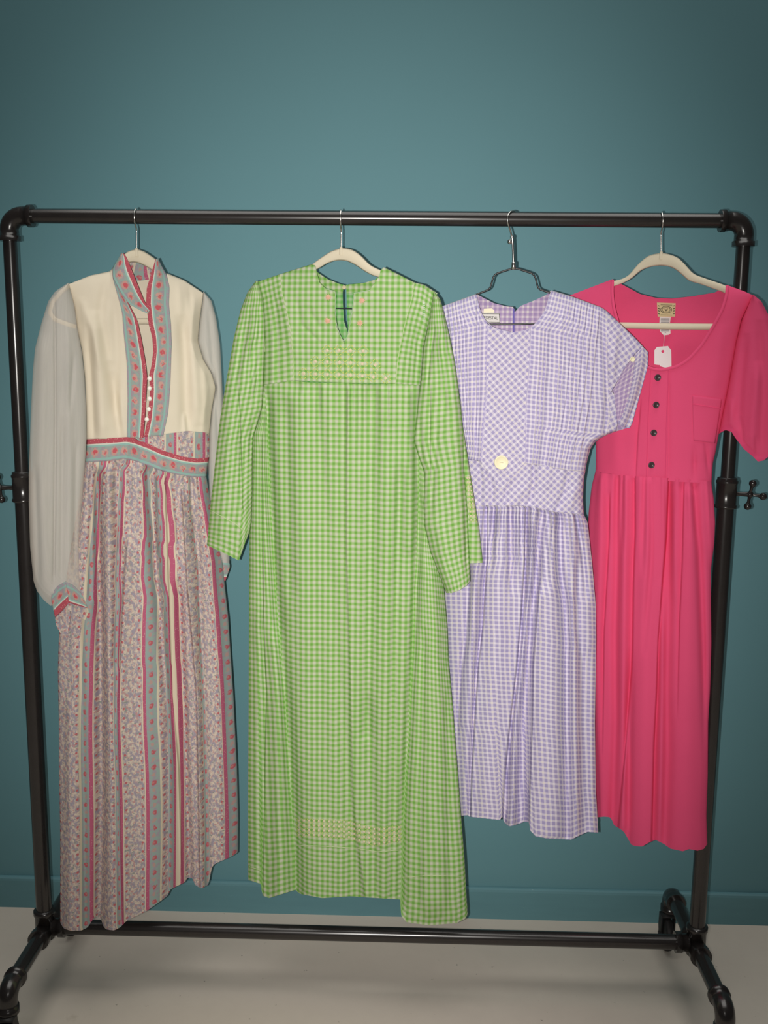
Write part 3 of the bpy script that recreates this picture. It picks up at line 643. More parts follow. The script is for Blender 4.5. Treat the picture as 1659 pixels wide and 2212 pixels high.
s1s = Surf(YG1, L1, R1, 0.034, 0.028, None, 70, folds=[
  Fold([(209, 1020), (214, 1250), (217, 1400), (219, 1700), (213, 2040)], 9, -22, fade=14, w2=12), Fold([(190, 1000), (178, 1300), (156, 2040)], 16, 10, fade=14, w2=26),
  Fold([(279, 1150), (267, 1331), (258, 1560), (264, 1800), (274, 2040)], 22, 14, 'sr', w2=30), Fold([(234, 1010), (238, 1500), (246, 2040)], 10, 13, fade=14, w2=15),
  Fold([(318, 1012), (352, 1400), (366, 1560), (364, 1970)], 9, -18, fade=14, w2=12), Fold([(354, 1020), (369, 1497), (384, 1660), (392, 1950)], 11, 11, 'sl', fade=14, w2=14),
  Fold([(394, 1050), (407, 1271), (427, 1497), (436, 1960)], 12, 15, 'sr', fade=30, w2=17), Fold([(386, 1250), (398, 1560), (411, 1950)], 9, -18),
  Fold([(424, 1100), (441, 1550), (450, 1940)], 8, -13), Fold([(440, 1035), (470, 1400), (482, 1940)], 13, 10, fade=14, w2=18), Fold([(250, 1000), (254, 1200), (248, 1450)], 8, -9, fade=14),
  Fold([(300, 1002), (316, 1300), (330, 2000)], 14, 7, fade=14, w2=20), Fold([(196, 1002), (194, 1300)], 5, -6, fade=10), Fold([(262, 996), (258, 1200)], 5, -6, fade=10), Fold([(333, 1012), (336, 1200)], 5, -6, fade=10),
  Fold([(376, 1025), (386, 1180)], 5, -7, fade=10), Fold([(412, 1032), (420, 1200)], 5, -7, fade=10), Fold([(150, 1500), (143, 2040)], 11, 6), Fold([(172, 1300), (186, 2040)], 9, -11)]
  + gathers(190, 440, wf, 16, 120, 4, 3.4, 0.1))
UM = [(127, 4), (171, 46), (176, 50), (192, 73), (201, 81), (204, 84), (220, 100), (248, 130), (249, 134), (257, 157), (263.5, 165), (266, 168), (289, 190), (311.5, 168), (314, 165), (321, 157), (345, 134), (349, 130), (363, 117), (364, 134), (374, 157), (380, 165), (388, 168), (390.5, 157), (396, 165), (398, 168), (420, 190), (439, 211), (440, 219), (446, 238), (447, 202), (477, 170), (480, 168), (481, 165), (489, 157), (514, 135)]
b = MB()
patch(b, s1s, WB, HEM1, between(L1, 999, 1995), between(R1, 1031, 1841.6), 330, 170, umap=UM, yref=1658, bk=4.0, sm=0.01)
b.build('skirt', MAT['floral'], d1)
s1k = Surf(YG1, L1, R1, 0.034, 0.026, None)
b = MB(); patch(b, s1k, WB, [(131, 1960), (270, 1950), (400, 1880), (513, 1815)], between(L1, 999, 1960), between(R1, 1031, 1815), 50, 50, side='back', W=0.5)
b.build('skirt_back', MAT['floral'], d1)
# sheer sleeves
LS = [(147, 611), (119, 629.5), (104, 651), (89, 699), (75.6, 753), (71, 801), (66.6, 892), (62, 1024), (62, 1090), (65, 1181), (72.6, 1256), (80, 1277), (95, 1297), (110, 1309)]
RS = [(149, 611), (161.5, 663), (167.5, 711), (176.6, 759), (182.6, 816), (185.6, 877), (187, 947), (184, 1000), (177, 1090), (171, 1169), (173, 1229), (177, 1262), (180, 1309)]
ss = Surf(YG1, LS, RS, 0.026, 0.020, None, off=swing(0.002, 0.018, 612, 800), folds=[Fold([(118, 640), (120, 900), (116, 1280)], 3, -6), Fold([(92, 720), (88, 1000), (100, 1280)], 12, 5), Fold([(146, 700), (150, 1000), (150, 1250)], 8, 5), Fold([(160, 760), (150, 900)], 5, -5), Fold([(135, 900), (132, 1270)], 5, -4), Fold([(76, 1000), (84, 1270)], 6, -4), Fold([(165, 950), (160, 1240)], 5, -4)])
b = MB()
bot = [(110, 1309), (112, 1284), (125, 1266), (141, 1257), (160, 1266), (174, 1281), (180, 1309)]
for sd in ('front', 'back'): patch(b, ss, [(147, 611), (149, 611)], [(110, 1309), (111, 1285), (141, 1258), (167, 1273), (178, 1290)] if sd == 'front' else [(110, 1309), (141, 1290), (178, 1290)], LS, between(RS, 611, 1290), 60, 140, side=sd, bk=6, sm=0.0)
b.build('sheer_sleeve', MAT['sheer'], d1)
b = MB(); ribbon(b, ss, [(149, 617), (132, 630), (114, 652), (107, 674), (118, 690), (150, 702), (164, 706)], 9, -0.010); b.build('sleeve_head', MAT['cream'], d1)
LSR = [(439, 630), (431, 693), (427, 738), (439, 777), (457, 807), (466, 837), (457, 886), (452, 935), (450, 1000), (452, 1080), (460, 1150), (472, 1200), (478, 1216)]
RSR = [(440, 630), (457, 650), (467, 687), (475, 741), (479.5, 816), (483, 900), (489, 1000), (494, 1100), (496, 1180), (496, 1216)]
sr = Surf(YG1, LSR, RSR, 0.018, 0.018, None, off=-0.010, folds=[Fold([(450, 660), (470, 900), (480, 1200)], 5, -5)])
b = MB()
for sd in ('front', 'back'): patch(b, sr, [(439, 630), (440, 630)], [(478, 1216), (496, 1216)], LSR, RSR, 24, 110, side=sd, sm=0.0)
b.build('sheer_sleeve', MAT['sheer'], d1)
b = MB(); sc = Surf(YG1, [(470, 1100), (470, 1300)], [(500, 1100), (500, 1300)], 0.012, 0.012, off=-0.012)
for sd in ('front', 'back'): patch(b, sc, [(477, 1209), (494.5, 1211)], [(478, 1255), (487, 1254)], [(477, 1209), (478, 1255)], [(494.5, 1211), (497, 1224), (487, 1254)], 12, 16, side=sd, swap=True, vscale=-1, org=(0, 0.045))
b.build('cuff', MAT['border'], d1)
# left cuff, open and folded
scf = Surf(YG1, [(98, 1200), (98, 1400)], [(200, 1200), (200, 1400)], 0.022, 0.018, off=0.022, folds=[Fold([(140, 1230), (149, 1300), (150, 1345)], 16, 8, fade=0)])
b = MB()
patch(b, scf, [(110, 1283), (125, 1265), (141, 1256)], [(119, 1334), (135, 1318), (149, 1302)], [(110, 1283), (113, 1308), (119, 1334)], [(141, 1256), (145, 1275), (149, 1302)], 26, 22, swap=True, vscale=-1, org=(0, 0.047), dowarp=False, lift=0.003, sm=0.02)
patch(b, scf, [(141, 1256), (160, 1265), (176, 1282), (184, 1299)], [(149, 1302), (168, 1308), (190, 1314)], [(141, 1256), (145, 1275), (149, 1302)], [(184, 1299), (190, 1314)], 26, 22, swap=True, vscale=-1, org=(0, 0.046), dowarp=False, lift=0.001, sm=0.02)
b.build('cuff', MAT['border'], d1, thick=0.0007)
b = MB()
patch(b, scf, [(146, 1302), (168, 1308), (190, 1314)], [(143, 1313), (165, 1330), (184, 1339)], [(146, 1302), (143, 1313)], [(190, 1314), (192, 1322), (184, 1339)], 20, 12, W=0.05, org=(0.0, 0.3), dowarp=False, lift=-0.002)
patch(b, scf, [(119, 1335), (135, 1319), (149, 1304)], [(127, 1360), (135, 1377), (148, 1368)], [(119, 1335), (121, 1350), (127, 1362)], [(149, 1304), (152, 1330), (148, 1368)], 18, 18, W=0.04, org=(0.003, 0.5), dowarp=False, lift=-0.006)
b.build('cuff_facing', MAT['floral'], d1)
b = MB(); ball(b, scf.pt(169, 1330, 0.001), 0.0020, 10); b.build('cuff_snap', MAT['chrome'], d1)

# ================================================================ dress 2: green gingham
d2 = thing('gingham_dress', 'green and white gingham long-sleeved dress with peach embroidery', 'dress', tuple(p2w(737, 1980, 0)))
L2 = [(553, 560), (556, 609), (566, 646), (570, 728), (568, 827), (560, 902), (545, 935), (543, 1000), (539, 1146), (538, 1260), (537, 1525), (535.5, 1740), (536, 1900), (536, 2010)]
R2 = [(947, 560), (945, 617), (924, 709), (915, 750), (910, 817), (903, 877), (905, 935), (915, 1000), (940, 1137), (959, 1265), (967, 1363), (969, 1428), (978, 1525), (988, 1656), (996, 1764), (1003, 1849), (1010, 1977), (1010, 2010)]
SH2 = [(540, 620), (556, 607), (605, 591), (672, 570), (681, 571), (742, 540), (822, 574), (830, 575), (895, 608), (917, 615), (936, 630), (956, 660)]
F1 = [(572, 830), (577, 900), (581, 990), (585, 1081), (588, 1135), (592, 1200), (598, 1298), (607, 1412), (617, 1525), (625, 1656), (630, 1740), (638, 1849), (639, 1930)]
F2 = [(907, 830), (905, 900), (906, 1021), (902, 1128), (900, 1200), (895, 1265), (892, 1395), (886, 1493), (882, 1591), (875, 1680), (870, 1781), (866, 1916), (865, 1945)]
bodf = [Fold([(640, 640), (650, 700), (690, 740), (735, 745)], 6, -2.5, fade=20), Fold([(662, 660), (700, 722)], 7, -4), Fold([(690, 715), (712, 742)], 6, -3), Fold([(815, 690), (786, 722)], 7, -3.5),
  Fold([(596, 640), (600, 830)], 6, -3), Fold([(590, 700), (588, 900)], 6, 4), Fold([(610, 620), (640, 780)], 14, 4), Fold([(880, 660), (878, 850)], 8, 4), Fold([(905, 690), (898, 840)], 5, -4), Fold([(742, 744), (752, 830)], 5, 2)]
s2 = Surf(YG2, L2, R2, 0.036, 0.030, SH2, 60, folds=bodf)
# seams
SEAML = [(605, 592), (609, 632), (620, 675), (628, 718), (633, 769), (634, 822)]
SEAMR = [(895, 610), (890, 644), (876, 694), (866, 740), (859, 781), (855, 829)]
NL = [(681, 573), (683, 583), (690, 610), (703, 623), (725, 629), (724, 650), (723, 677), (726.6, 705), (734, 726), (743, 739), (746.5, 743), (746.5, 828)]
NR = [(829, 577), (822, 584), (819, 597), (799, 626), (764, 633), (764.5, 647), (761, 676), (755.5, 705), (750, 728), (743.5, 739.5), (744, 828)]
b = MB()
patch(b, s2, [(605, 592), (640, 581), (672, 571), (681, 573)], [(634, 822), (746.5, 828)], SEAML, NL, 90, 140, uv='planar', sm=0.0, dowarp=False)
patch(b, s2, [(829, 577), (860, 592), (895, 610)], [(744, 828), (855, 829)], NR, SEAMR, 90, 140, uv='planar', sm=0.0, dowarp=False)
yk = b.build('yoke', MAT['gingham'], d2, thick=0.0006)
b = MB()
patch(b, s2, [(556, 609), (605, 592)], [(568, 832), (634, 822)], between(L2, 609, 832), SEAML, 40, 110, org=(0.002, 0.003), W=0.060, sm=0.01)
b.build('side_bodice', MAT['gingham'], d2, thick=0.0006); b = MB()
patch(b, s2, [(895, 610), (917, 615), (945, 634)], [(855, 829), (908, 832)], SEAMR, between(R2, 634, 832), 40, 110, org=(0.004, 0.001), W=0.058, sm=0.01)
b.build('side_bodice', MAT['gingham'], d2, thick=0.0006)
mid = [Fold([(752, 840), (751, 1200), (757, 1400), (764, 1700), (768, 1760), (796, 1980)], 14, 8, 'sr', fade=14, w2=26), Fold([(576, 838), (585, 1081), (598, 1298), (617, 1525), (632, 1740), (641, 1980)], 10, -22, w2=15),
  Fold([(905, 860), (904, 1128), (893, 1395), (882, 1591), (870, 1781), (865, 1980)], 8, -17, w2=12), Fold([(640, 840), (660, 1500), (690, 1980)], 24, 12, fade=20, w2=36), Fold([(700, 836), (720, 1400), (735, 1980)], 14, 7, fade=14, w2=22),
  Fold([(840, 840), (838, 1400), (826, 1980)], 22, 9, fade=14, w2=28), Fold([(690, 838), (724, 1400), (752, 1700), (775, 1980)], 12, -8, fade=14, w2=18), Fold([(565, 930), (567, 1314), (574, 1493), (570, 1688), (566, 1980)], 7, -11, 'sl'),
  Fold([(600, 1350), (604, 1980)], 16, 13), Fold([(940, 1200), (940, 1990)], 28, 14, w2=40), Fold([(990, 1500), (996, 1990)], 8, 5), Fold([(865, 1000), (848, 1500), (845, 1980)], 10, -9), Fold([(795, 1500), (812, 1980)], 13, -9),
  Fold([(556, 1300), (550, 1980)], 10, 7), Fold([(880, 845), (884, 1200)], 10, 7, fade=14), Fold([(620, 860), (628, 1300)], 12, -6), Fold([(805, 838), (800, 1300), (790, 1600)], 13, -7, fade=14), Fold([(780, 1000), (782, 1500)], 12, 5), Fold([(915, 1350), (902, 1980)], 9, -8), Fold([(966, 1500), (972, 1980)], 9, -6)]
s2s = Surf(YG2, L2, R2, 0.038, 0.030, SH2, 60, folds=mid+gathers(645, 850, lambda x: 826, 24, 190, 4.2, 3.0, 0.0))
s2g = Surf(YG2, L2, R2, 0.038, 0.030, SH2, 60, folds=mid)
BIB = [(570, 832), (634, 822), (667, 826), (705, 827), (744, 828), (800, 830), (855, 829), (908, 832)]
b = MB()
patch(b, s2s, BIB, [(639, 1924), (648.5, 1931), (696, 1940), (756.5, 1936), (817, 1940), (866, 1943)], [(570, 832)]+F1[1:-1]+[(639, 1924)], [(908, 832)]+F2[1:-1]+[(866, 1943)], 250, 170, uv='planar', bk=5, sm=0.005)
b.build('front_skirt', MAT['gingham'], d2)
b = MB()
patch(b, s2g, [(568, 832), (571, 832)], [(536.5, 1901), (564, 1909.5), (566, 1934), (581, 1940), (639, 1922)], between(L2, 832, 1901), [(571, 832)]+F1[1:-1]+[(639, 1922)], 90, 170, W=0.105, org=(0, 0.005), bk=6, sm=0.005)
b.build('side_gore', MAT['gingham'], d2); b = MB()
patch(b, s2g, [(907, 832), (910, 832)], [(864.5, 1945), (866, 1978), (878, 1992), (925, 1999), (986, 1994), (1006, 1984), (1010, 1974)], [(907, 832)]+F2[1:-1]+[(864.5, 1945)], between(R2, 832, 1974), 100, 170, W=0.150, org=(0.003, 0.002), bk=6, sm=0.005)
b.build('side_gore', MAT['gingham'], d2)
# hem allowance (doubled cloth) shows as a pale edge line
for sf_, ln in ((s2g, [(538, 1872), (564, 1880)]), (s2g, [(870, 1895), (925, 1891), (1000, 1893)]), (s2s, [(641, 1826), (700, 1828), (765, 1832), (815, 1840), (866, 1836)])):
    b = MB(); ribbon(b, sf_, ln, 1.5, 0.001); b.build('hem_stitching', MAT['piping'], d2)
b = MB()
patch(b, s2, [(556, 609), (605, 592), (672, 571), (680, 577), (683, 587), (708, 603), (734, 613.5), (744, 615)], [(536.5, 1890), (752, 1910)], between(L2, 609, 1890), [(744, 615), (740, 620), (741, 660), (743, 695), (752, 718), (752, 1910)], 70, 150, side='back', uv='planar', sm=0.0)
patch(b, s2, [(746.5, 615), (784.5, 611.5), (810, 604), (819, 597), (823, 584), (829, 577), (860, 592), (895, 610), (945, 634)], [(752, 1910), (1010, 1960)], [(746.5, 615), (748, 621), (749, 660), (751, 700), (752, 718), (752, 1910)], between(R2, 634, 1960), 70, 150, side='back', uv='planar', sm=0.0)
b.build('back', MAT['gingham_in'], d2)
b = MB()
def inner_band(poly, w):
    q = samp(poly, 40, 'a', 0.04); t = np.gradient(q, axis=0); t /= np.linalg.norm(t, axis=1)[:, None]; nn = np.stack([-t[:, 1], t[:, 0]], -1)
    P = np.stack([s2.ptb(q[:, 0]+nn[:, 0]*k, q[:, 1]+nn[:, 1]*k, 0.0035) for k in np.linspace(0, w, 4)], 1)
    UV = np.stack([P[..., 0], -P[..., 2]], -1); b.grid(P, UV, flip=True)
inner_band([(684, 587), (708, 603.5), (734, 614), (743, 615.5)], 17); inner_band([(747, 615.5), (784, 612), (808, 605), (818, 598)], 17)
b.build('neck_facing', MAT['gingham'], d2)
b = MB(); disc(b, s2.ptb(743.5, 621, 0.006), 0.0042, 0.002); b.build('neck_button', MAT['palepeach'], d2)
for ln in (SEAML, SEAMR, [(558, 612), (566, 646), (571, 700), (572, 760)]):
    b = MB(); ribbon(b, s2, ln, 1.5, 0.0008); b.build('seam_piping', MAT['piping'], d2)
b = MB(); ribbon(b, s2, [(703, 624), (725, 630), (724.5, 650), (724, 677), (727.6, 705), (735, 726), (743, 739), (750, 729), (755, 706), (760.5, 676), (764, 647), (764, 634), (799, 627)], 1.6, 0.0006); b.build('slit_edge', MAT['gingham_in'], d2)
# embroidery
sf = lambda x, y: s2
for cx, cy in ((708.5, 642), (781.7, 649.5), (707.6, 693), (778, 698)):
    b = MB(); star(b, s2, cx, cy, 8.5, 9, 0.5, 0.0012); o = b.build('embroidered_flower', MAT['peach'], d2)
cells = [(706.7, 757), (732, 757), (757, 757), (784.5, 758), (681, 781), (706.7, 782), (733, 783), (757, 784), (782.6, 786), (810.7, 788), (656, 807), (681, 808), (706.7, 809), (732, 809), (757, 810), (782.6, 812), (806, 814), (833, 817)]
for cx, cy in cells:
    b = MB(); star(b, s2, cx, cy, 5.6, 8, 0.45, 0.0010); o = b.build('embroidered_flower', MAT['palepeach'], d2)
b = MB()
for cx, cy in cells:
    for k in range(8):
        a0, a1 = k*math.pi/4+0.2, (k+1)*math.pi/4-0.1; r0 = 9.0 if k % 2 else 11.5; r1 = 11.5 if k % 2 else 9.0
        ribbon(b, s2, [(cx+r0*math.cos(a0), cy+r0*math.sin(a0)), (cx+r1*math.cos(a1), cy+r1*math.sin(a1))], 1.7, 0.0012, n=3)
o = b.build('embroidered_lattice', MAT['yellow'], d2); o['kind'] = 'stuff'
def band(name, surf, fa, fb, nx, rows, r, mat, mat2):
    b = MB(); b2 = MB()
    for i in range(nx):
        for j in range(rows):
            u, v = (i+0.5)/nx, (j+0.5)/rows; a = fa(u); c = fb(u); x = a[0]+(c[0]-a[0])*v; y = a[1]+(c[1]-a[1])*v
            star(b, surf, x, y, r, 6, 0.5, 0.0014)
            for sx, sy in ((1, 1), (-1, 1)):
                ribbon(b2, surf, [(x-sx*r*1.25, y-sy*r*1.25), (x-sx*r*0.7, y-sy*r*0.7)], 1.0, 0.0012, n=3); ribbon(b2, surf, [(x+sx*r*0.7, y+sy*r*0.7), (x+sx*r*1.25, y+sy*r*1.25)], 1.0, 0.0012, n=3)
    o = b.build(name, mat, d2); o['kind'] = 'stuff'; o = b2.build(name+'_lattice', mat2, d2); o['kind'] = 'stuff'
ta = fx([(640, 1767), (700, 1769), (752, 1771), (790, 1782), (815, 1787), (868, 1782)]); tb_ = fx([(640, 1808), (700, 1810), (752, 1813), (790, 1825), (815, 1829), (868, 1817)])
band('hem_embroidery', s2s, lambda u: (640+228*u, float(ta(640+228*u))), lambda u: (640+228*u, float(tb_(640+228*u))), 21, 4, 3.6, MAT['palepeach'], MAT['yellow'])
# sleeves
L2S = [(552, 607), (534, 632), (519.5, 670), (505, 730), (488, 827), (476, 900), (467, 978), (454.5, 1090), (447, 1178), (446, 1215)]
R2S = [(558, 607), (568, 646), (571, 685), (572, 728), (569, 827), (566, 880), (556, 915), (546, 945), (545, 1000), (545, 1060), (543, 1126), (540, 1146), (520, 1215)]
g2 = Surf(YG2, L2S, R2S, 0.024, 0.018, None, off=swing(0.002, 0.043, 607, 860), folds=[Fold([(514, 840), (518, 900), (521, 1027), (522, 1090), (531, 1140)], 6, -10, 'sl', fade=130), Fold([(545, 640), (535, 700), (520, 800)], 7, -7), Fold([(560, 650), (552, 720), (538, 800)], 6, -9), Fold([(562, 730), (538, 840)], 6, -8), Fold([(530, 650), (522, 740), (508, 830)], 6, -5),
  Fold([(552, 700), (530, 760), (516, 900)], 8, 5), Fold([(500, 800), (490, 1000), (478, 1180)], 14, 6), Fold([(548, 880), (540, 1000)], 5, -6), Fold([(552, 800), (536, 870)], 4, 4), Fold([(530, 1050), (536, 1130)], 4, 4), Fold([(560, 790), (545, 880)], 3, -5)])
b = MB()
bt = [(447, 1178), (480, 1193), (516, 1211), (527, 1180), (540, 1146)]
patch(b, g2, [(552, 607), (558, 607)], bt, between(L2S, 607, 1178), between(R2S, 607, 1146), 90, 190, W=0.102, rot=0.0, bk=8, sm=0.0)
patch(b, g2, [(552, 607), (558, 607)], [(447, 1174), (516, 1200), (540, 1140)], between(L2S, 607, 1174), between(R2S, 607, 1140), 24, 60, side='back', W=0.1, bk=8, sm=0.0)
b.build('sleeve', MAT['gingham'], d2)
b = MB(); ribbon(b, g2, [(455, 1103), (480, 1116), (512, 1134), (530, 1150)], 1.1, 0.0006); b.build('cuff_stitching', MAT['piping'], d2)
L2R = [(936, 631), (924, 709), (915, 750), (910, 817), (902, 877), (894, 953), (905, 990), (917, 1021), (915, 1090), (917, 1137), (930, 1194), (945, 1232), (964, 1281)]
R2R = [(939, 631), (951, 646), (956, 663), (970, 721), (982, 781), (989, 829), (996.5, 890), (1001, 935), (1003, 1023), (1010, 1100), (1014.7, 1219), (1016, 1257), (1016, 1281)]
g3 = Surf(YG2, L2R, R2R, 0.026, 0.018, None, off=swing(0.002, 0.024, 631, 860), folds=[Fold([(940, 700), (930, 760), (922, 840)], 4, -6), Fold([(952, 720), (958, 800), (962, 900)], 6, -6), Fold([(930, 830), (928, 960), (930, 1060)], 6, -8, 'sl', fade=90), Fold([(975, 830), (985, 1000), (992, 1200)], 16, 6), Fold([(944, 680), (942, 800)], 5, 5), Fold([(962, 700), (972, 800)], 4, -4),
  Fold([(906, 900), (912, 1010)], 5, -5), Fold([(945, 900), (936, 1040), (928, 1130)], 6, -5), Fold([(948, 1120), (964, 1270)], 12, 5), Fold([(1000, 900), (1006, 1100), (1008, 1250)], 4, -5)])
b = MB()
patch(b, g3, [(936, 631), (939, 631)], [(964, 1281), (975, 1281.5), (993, 1274.5), (1008, 1265), (1016, 1255)], L2R, between(R2R, 631, 1255), 90, 190, W=0.100, rot=0.0, bk=8, sm=0.0, org=(0.004, 0))
patch(b, g3, [(936, 631), (939, 631)], [(964, 1272), (1016, 1250)], between(L2R, 631, 1272), between(R2R, 631, 1250), 24, 60, side='back', W=0.1, sm=0.0)
STL = [(1001, 930), (1003, 1023), (1010, 1100), (1014, 1180), (1014.7, 1217)]; STR = [(1001.5, 930), (1007, 966), (1017, 1033), (1025, 1080), (1035, 1143), (1043, 1216)]
g4 = Surf(YG2, [(990, 900), (1000, 1023), (1004, 1220)], STR[:], 0.012, 0.010, None, off=0.012)
patch(b, g4, [(1001, 930), (1001.5, 930)], [(1010, 1217), (1043, 1216)], [(1001, 930), (1000, 1023), (1006, 1100), (1010, 1180), (1010, 1217)], STR, 22, 100, uv='planar', sm=0.0)
patch(b, g4, [(1001, 930), (1001.5, 930)], [(1010, 1212), (1043, 1211)], [(1001, 930), (1000, 1023), (1006, 1100), (1010, 1180), (1010, 1212)], between(STR, 930, 1211), 10, 40, side='back', uv='planar', sm=0.0)
b.build('sleeve', MAT['gingham'], d2)
fa = fy([(1006, 1025), (1011, 1080), (1014, 1135)]); fb = fy([(1016, 1025), (1024, 1080), (1032, 1135)])
band('sleeve_embroidery', g4, lambda u: (float(fa(1028+100*u)), 1028+100*u), lambda u: (float(fb(1028+100*u)), 1028+100*u), 11, 2, 3.0, MAT['palepeach'], MAT['yellow'])
b = MB()  # white beads paint the glints of a clear size strip, no strip is modelled
for i in range(9):
    for xx in ((914, 917, 925) if i < 3 else (914, 917)): 
        y = 655+i*4.6; x = xx-0.05*i; c = s2.pt(x, y, 0.0012); ball(b, c, 0.0011, 6)
o = b.build('size_strip_glints', MAT['clear'], d2); o['label'] = 'painted glints of a clear size strip near the shoulder'

# ================================================================ dress 3: lavender check
d3 = thing('checked_dress', 'lavender check short-sleeved dress with one big ivory button', 'dress', tuple(p2w(1120, 1790, 0)))
L3 = [(936, 600), (938, 665), (930, 760), (930, 950), (945, 990), (958, 1091), (955, 1260), (962, 1440), (968, 1560), (985, 1762), (985, 1900)]
R3 = [(1400, 600), (1400, 760), (1399, 793), (1382, 854), (1366, 913), (1360, 924), (1330, 932), (1311, 939), (1287, 952), (1274, 972), (1267, 1002), (1261, 1039), (1259.5, 1078), (1261, 1110), (1270, 1130), (1279, 1217), (1287, 1309), (1288, 1378), (1287, 1446), (1285, 1561), (1287, 1705), (1292, 1794), (1292, 1900)]
R3D = [(1400, 600), (1400, 760), (1380, 850), (1350, 925), (1320, 985), (1296, 1040), (1283, 1100), (1277, 1150)]+[p for p in R3 if p[1] > 1200]
ED3 = (L3, R3, 16)
SH3 = [(930, 668), (956, 660), (1028, 634), (1110, 585), (1191, 626), (1233, 639), (1299, 663), (1343, 701), (1371, 728), (1400, 758)]
tk = []
for x0, x1 in ((966, 1012), (975, 1016), (984, 1019), (993, 1022), (1001, 1025), (1031, 1030), (1037, 1034)): tk.append(Fold([(x0, 640), (x0+ (x1-x0)*0.5, 860), (x1, 1000)], 5.5, 5, 'sr', fade=25))
for x0, x1 in ((1172, 1150), (1179, 1155), (1186, 1160), (1222, 1180), (1232, 1186), (1243, 1196), (1256, 1208), (1270, 1218), (1284, 1230), (1298, 1246)): tk.append(Fold([(x0, 640 if x0 > 1195 else 680), (x0*0.55+x1*0.45, 860), (x1, 1016)], 5.5, 4.5, 'sr' if x0 < 1240 else 'sl', fade=25))
s3 = Surf(YG3, L3, R3D, 0.034, 0.030, SH3, 60, edge=ED3, folds=tk+[Fold([(1300, 690), (1308, 780), (1312, 860), (1306, 960)], 6, -7), Fold([(1255, 800), (1240, 1000)], 14, 5), Fold([(1340, 712), (1352, 760)], 6, -4), Fold([(1330, 720), (1322, 840)], 7, 5)])
s3n = Surf(YG3, L3, R3D, 0.034, 0.030, SH3, 60, edge=ED3)
b = MB()
NL3 = [(1028, 635), (1036, 668), (1048.5, 693), (1053, 699), (1050, 850), (1046.5, 900), (1043, 929), (1038.5, 997)]
patch(b, s3, [(938, 666), (956, 661), (1028, 635)], [(945, 991), (1013, 993), (1038.5, 997)], between(L3, 666, 991), NL3, 130, 120, W=0.150, sm=0.0, org=(0.002, 0))
b.build('pleated_bodice', MAT['check'], d3, thick=0.0006); b = MB()
NR3 = [(1191, 627), (1188, 634), (1177, 671), (1158, 697), (1146, 708), (1144, 783), (1137, 860), (1134.7, 1001)]
RB3 = [(1311, 672), (1312, 760), (1314, 850), (1318, 900), (1311, 939), (1287, 952), (1275, 970), (1267, 1002), (1264, 1019)]
patch(b, s3, [(1191, 627), (1233, 639.5), (1299, 664), (1311, 672)], [(1134.7, 1001), (1169, 1006), (1226, 1016), (1264, 1019)], NR3, RB3, 170, 130, W=0.200, sm=0.0)
b.build('pleated_bodice', MAT['check'], d3, thick=0.0006)
b = MB(); D45 = math.radians(42)
patch(b, s3n, [(1052, 699), (1067, 708), (1108, 718), (1139.5, 712), (1147, 707)], [(1082, 1056), (1083, 1056)], [(1052, 699), (1049, 850), (1046, 900), (1042, 929), (1038, 997), (1082, 1056)], [(1147, 707), (1145, 783), (1138, 860), (1135, 1000), (1083, 1056)], 60, 150, uv='planar', rot=D45, sm=0.0, lift=0.0016)
b.build('bias_centre_panel', MAT['check'], d3, thick=0.0006)
mf = [Fold([(1030, 990), (1040, 1040), (1036, 1095)], 6, -6, fade=15), Fold([(1052, 1000), (1064, 1060), (1062, 1095)], 6, -6, fade=15), Fold([(1100, 1040), (1086, 1095)], 5, -5, fade=12), Fold([(1152, 1000), (1153, 1040), (1142, 1095)], 6, -7, fade=15), Fold([(1230, 1010), (1220, 1060), (1200, 1108)], 6, -6, fade=15), Fold([(1185, 1010), (1180, 1060)], 10, 4, fade=15), Fold([(1128, 1060), (1112, 1095)], 5, 4, fade=10), Fold([(1240, 1060), (1232, 1105)], 6, 4, fade=12)]
s3m = Surf(YG3, L3, R3D, 0.034, 0.030, SH3, 60, edge=ED3, folds=mf)
b = MB()
MB3 = [(958, 1092), (1030, 1092), (1100, 1092), (1146, 1094), (1192, 1105), (1261, 1112)]
patch(b, s3m, [(945, 989), (1013, 991), (1038.5, 995), (1135, 999), (1169, 1004), (1226, 1014), (1265, 1017)], MB3, between(L3, 989, 1092), between(R3, 1017, 1112), 140, 50, uv='planar', rot=-D45, org=(0.004, 0), dowarp=True)
b.build('midriff_band', MAT['check'], d3, thick=0.0006)
mfn = fx(MB3)
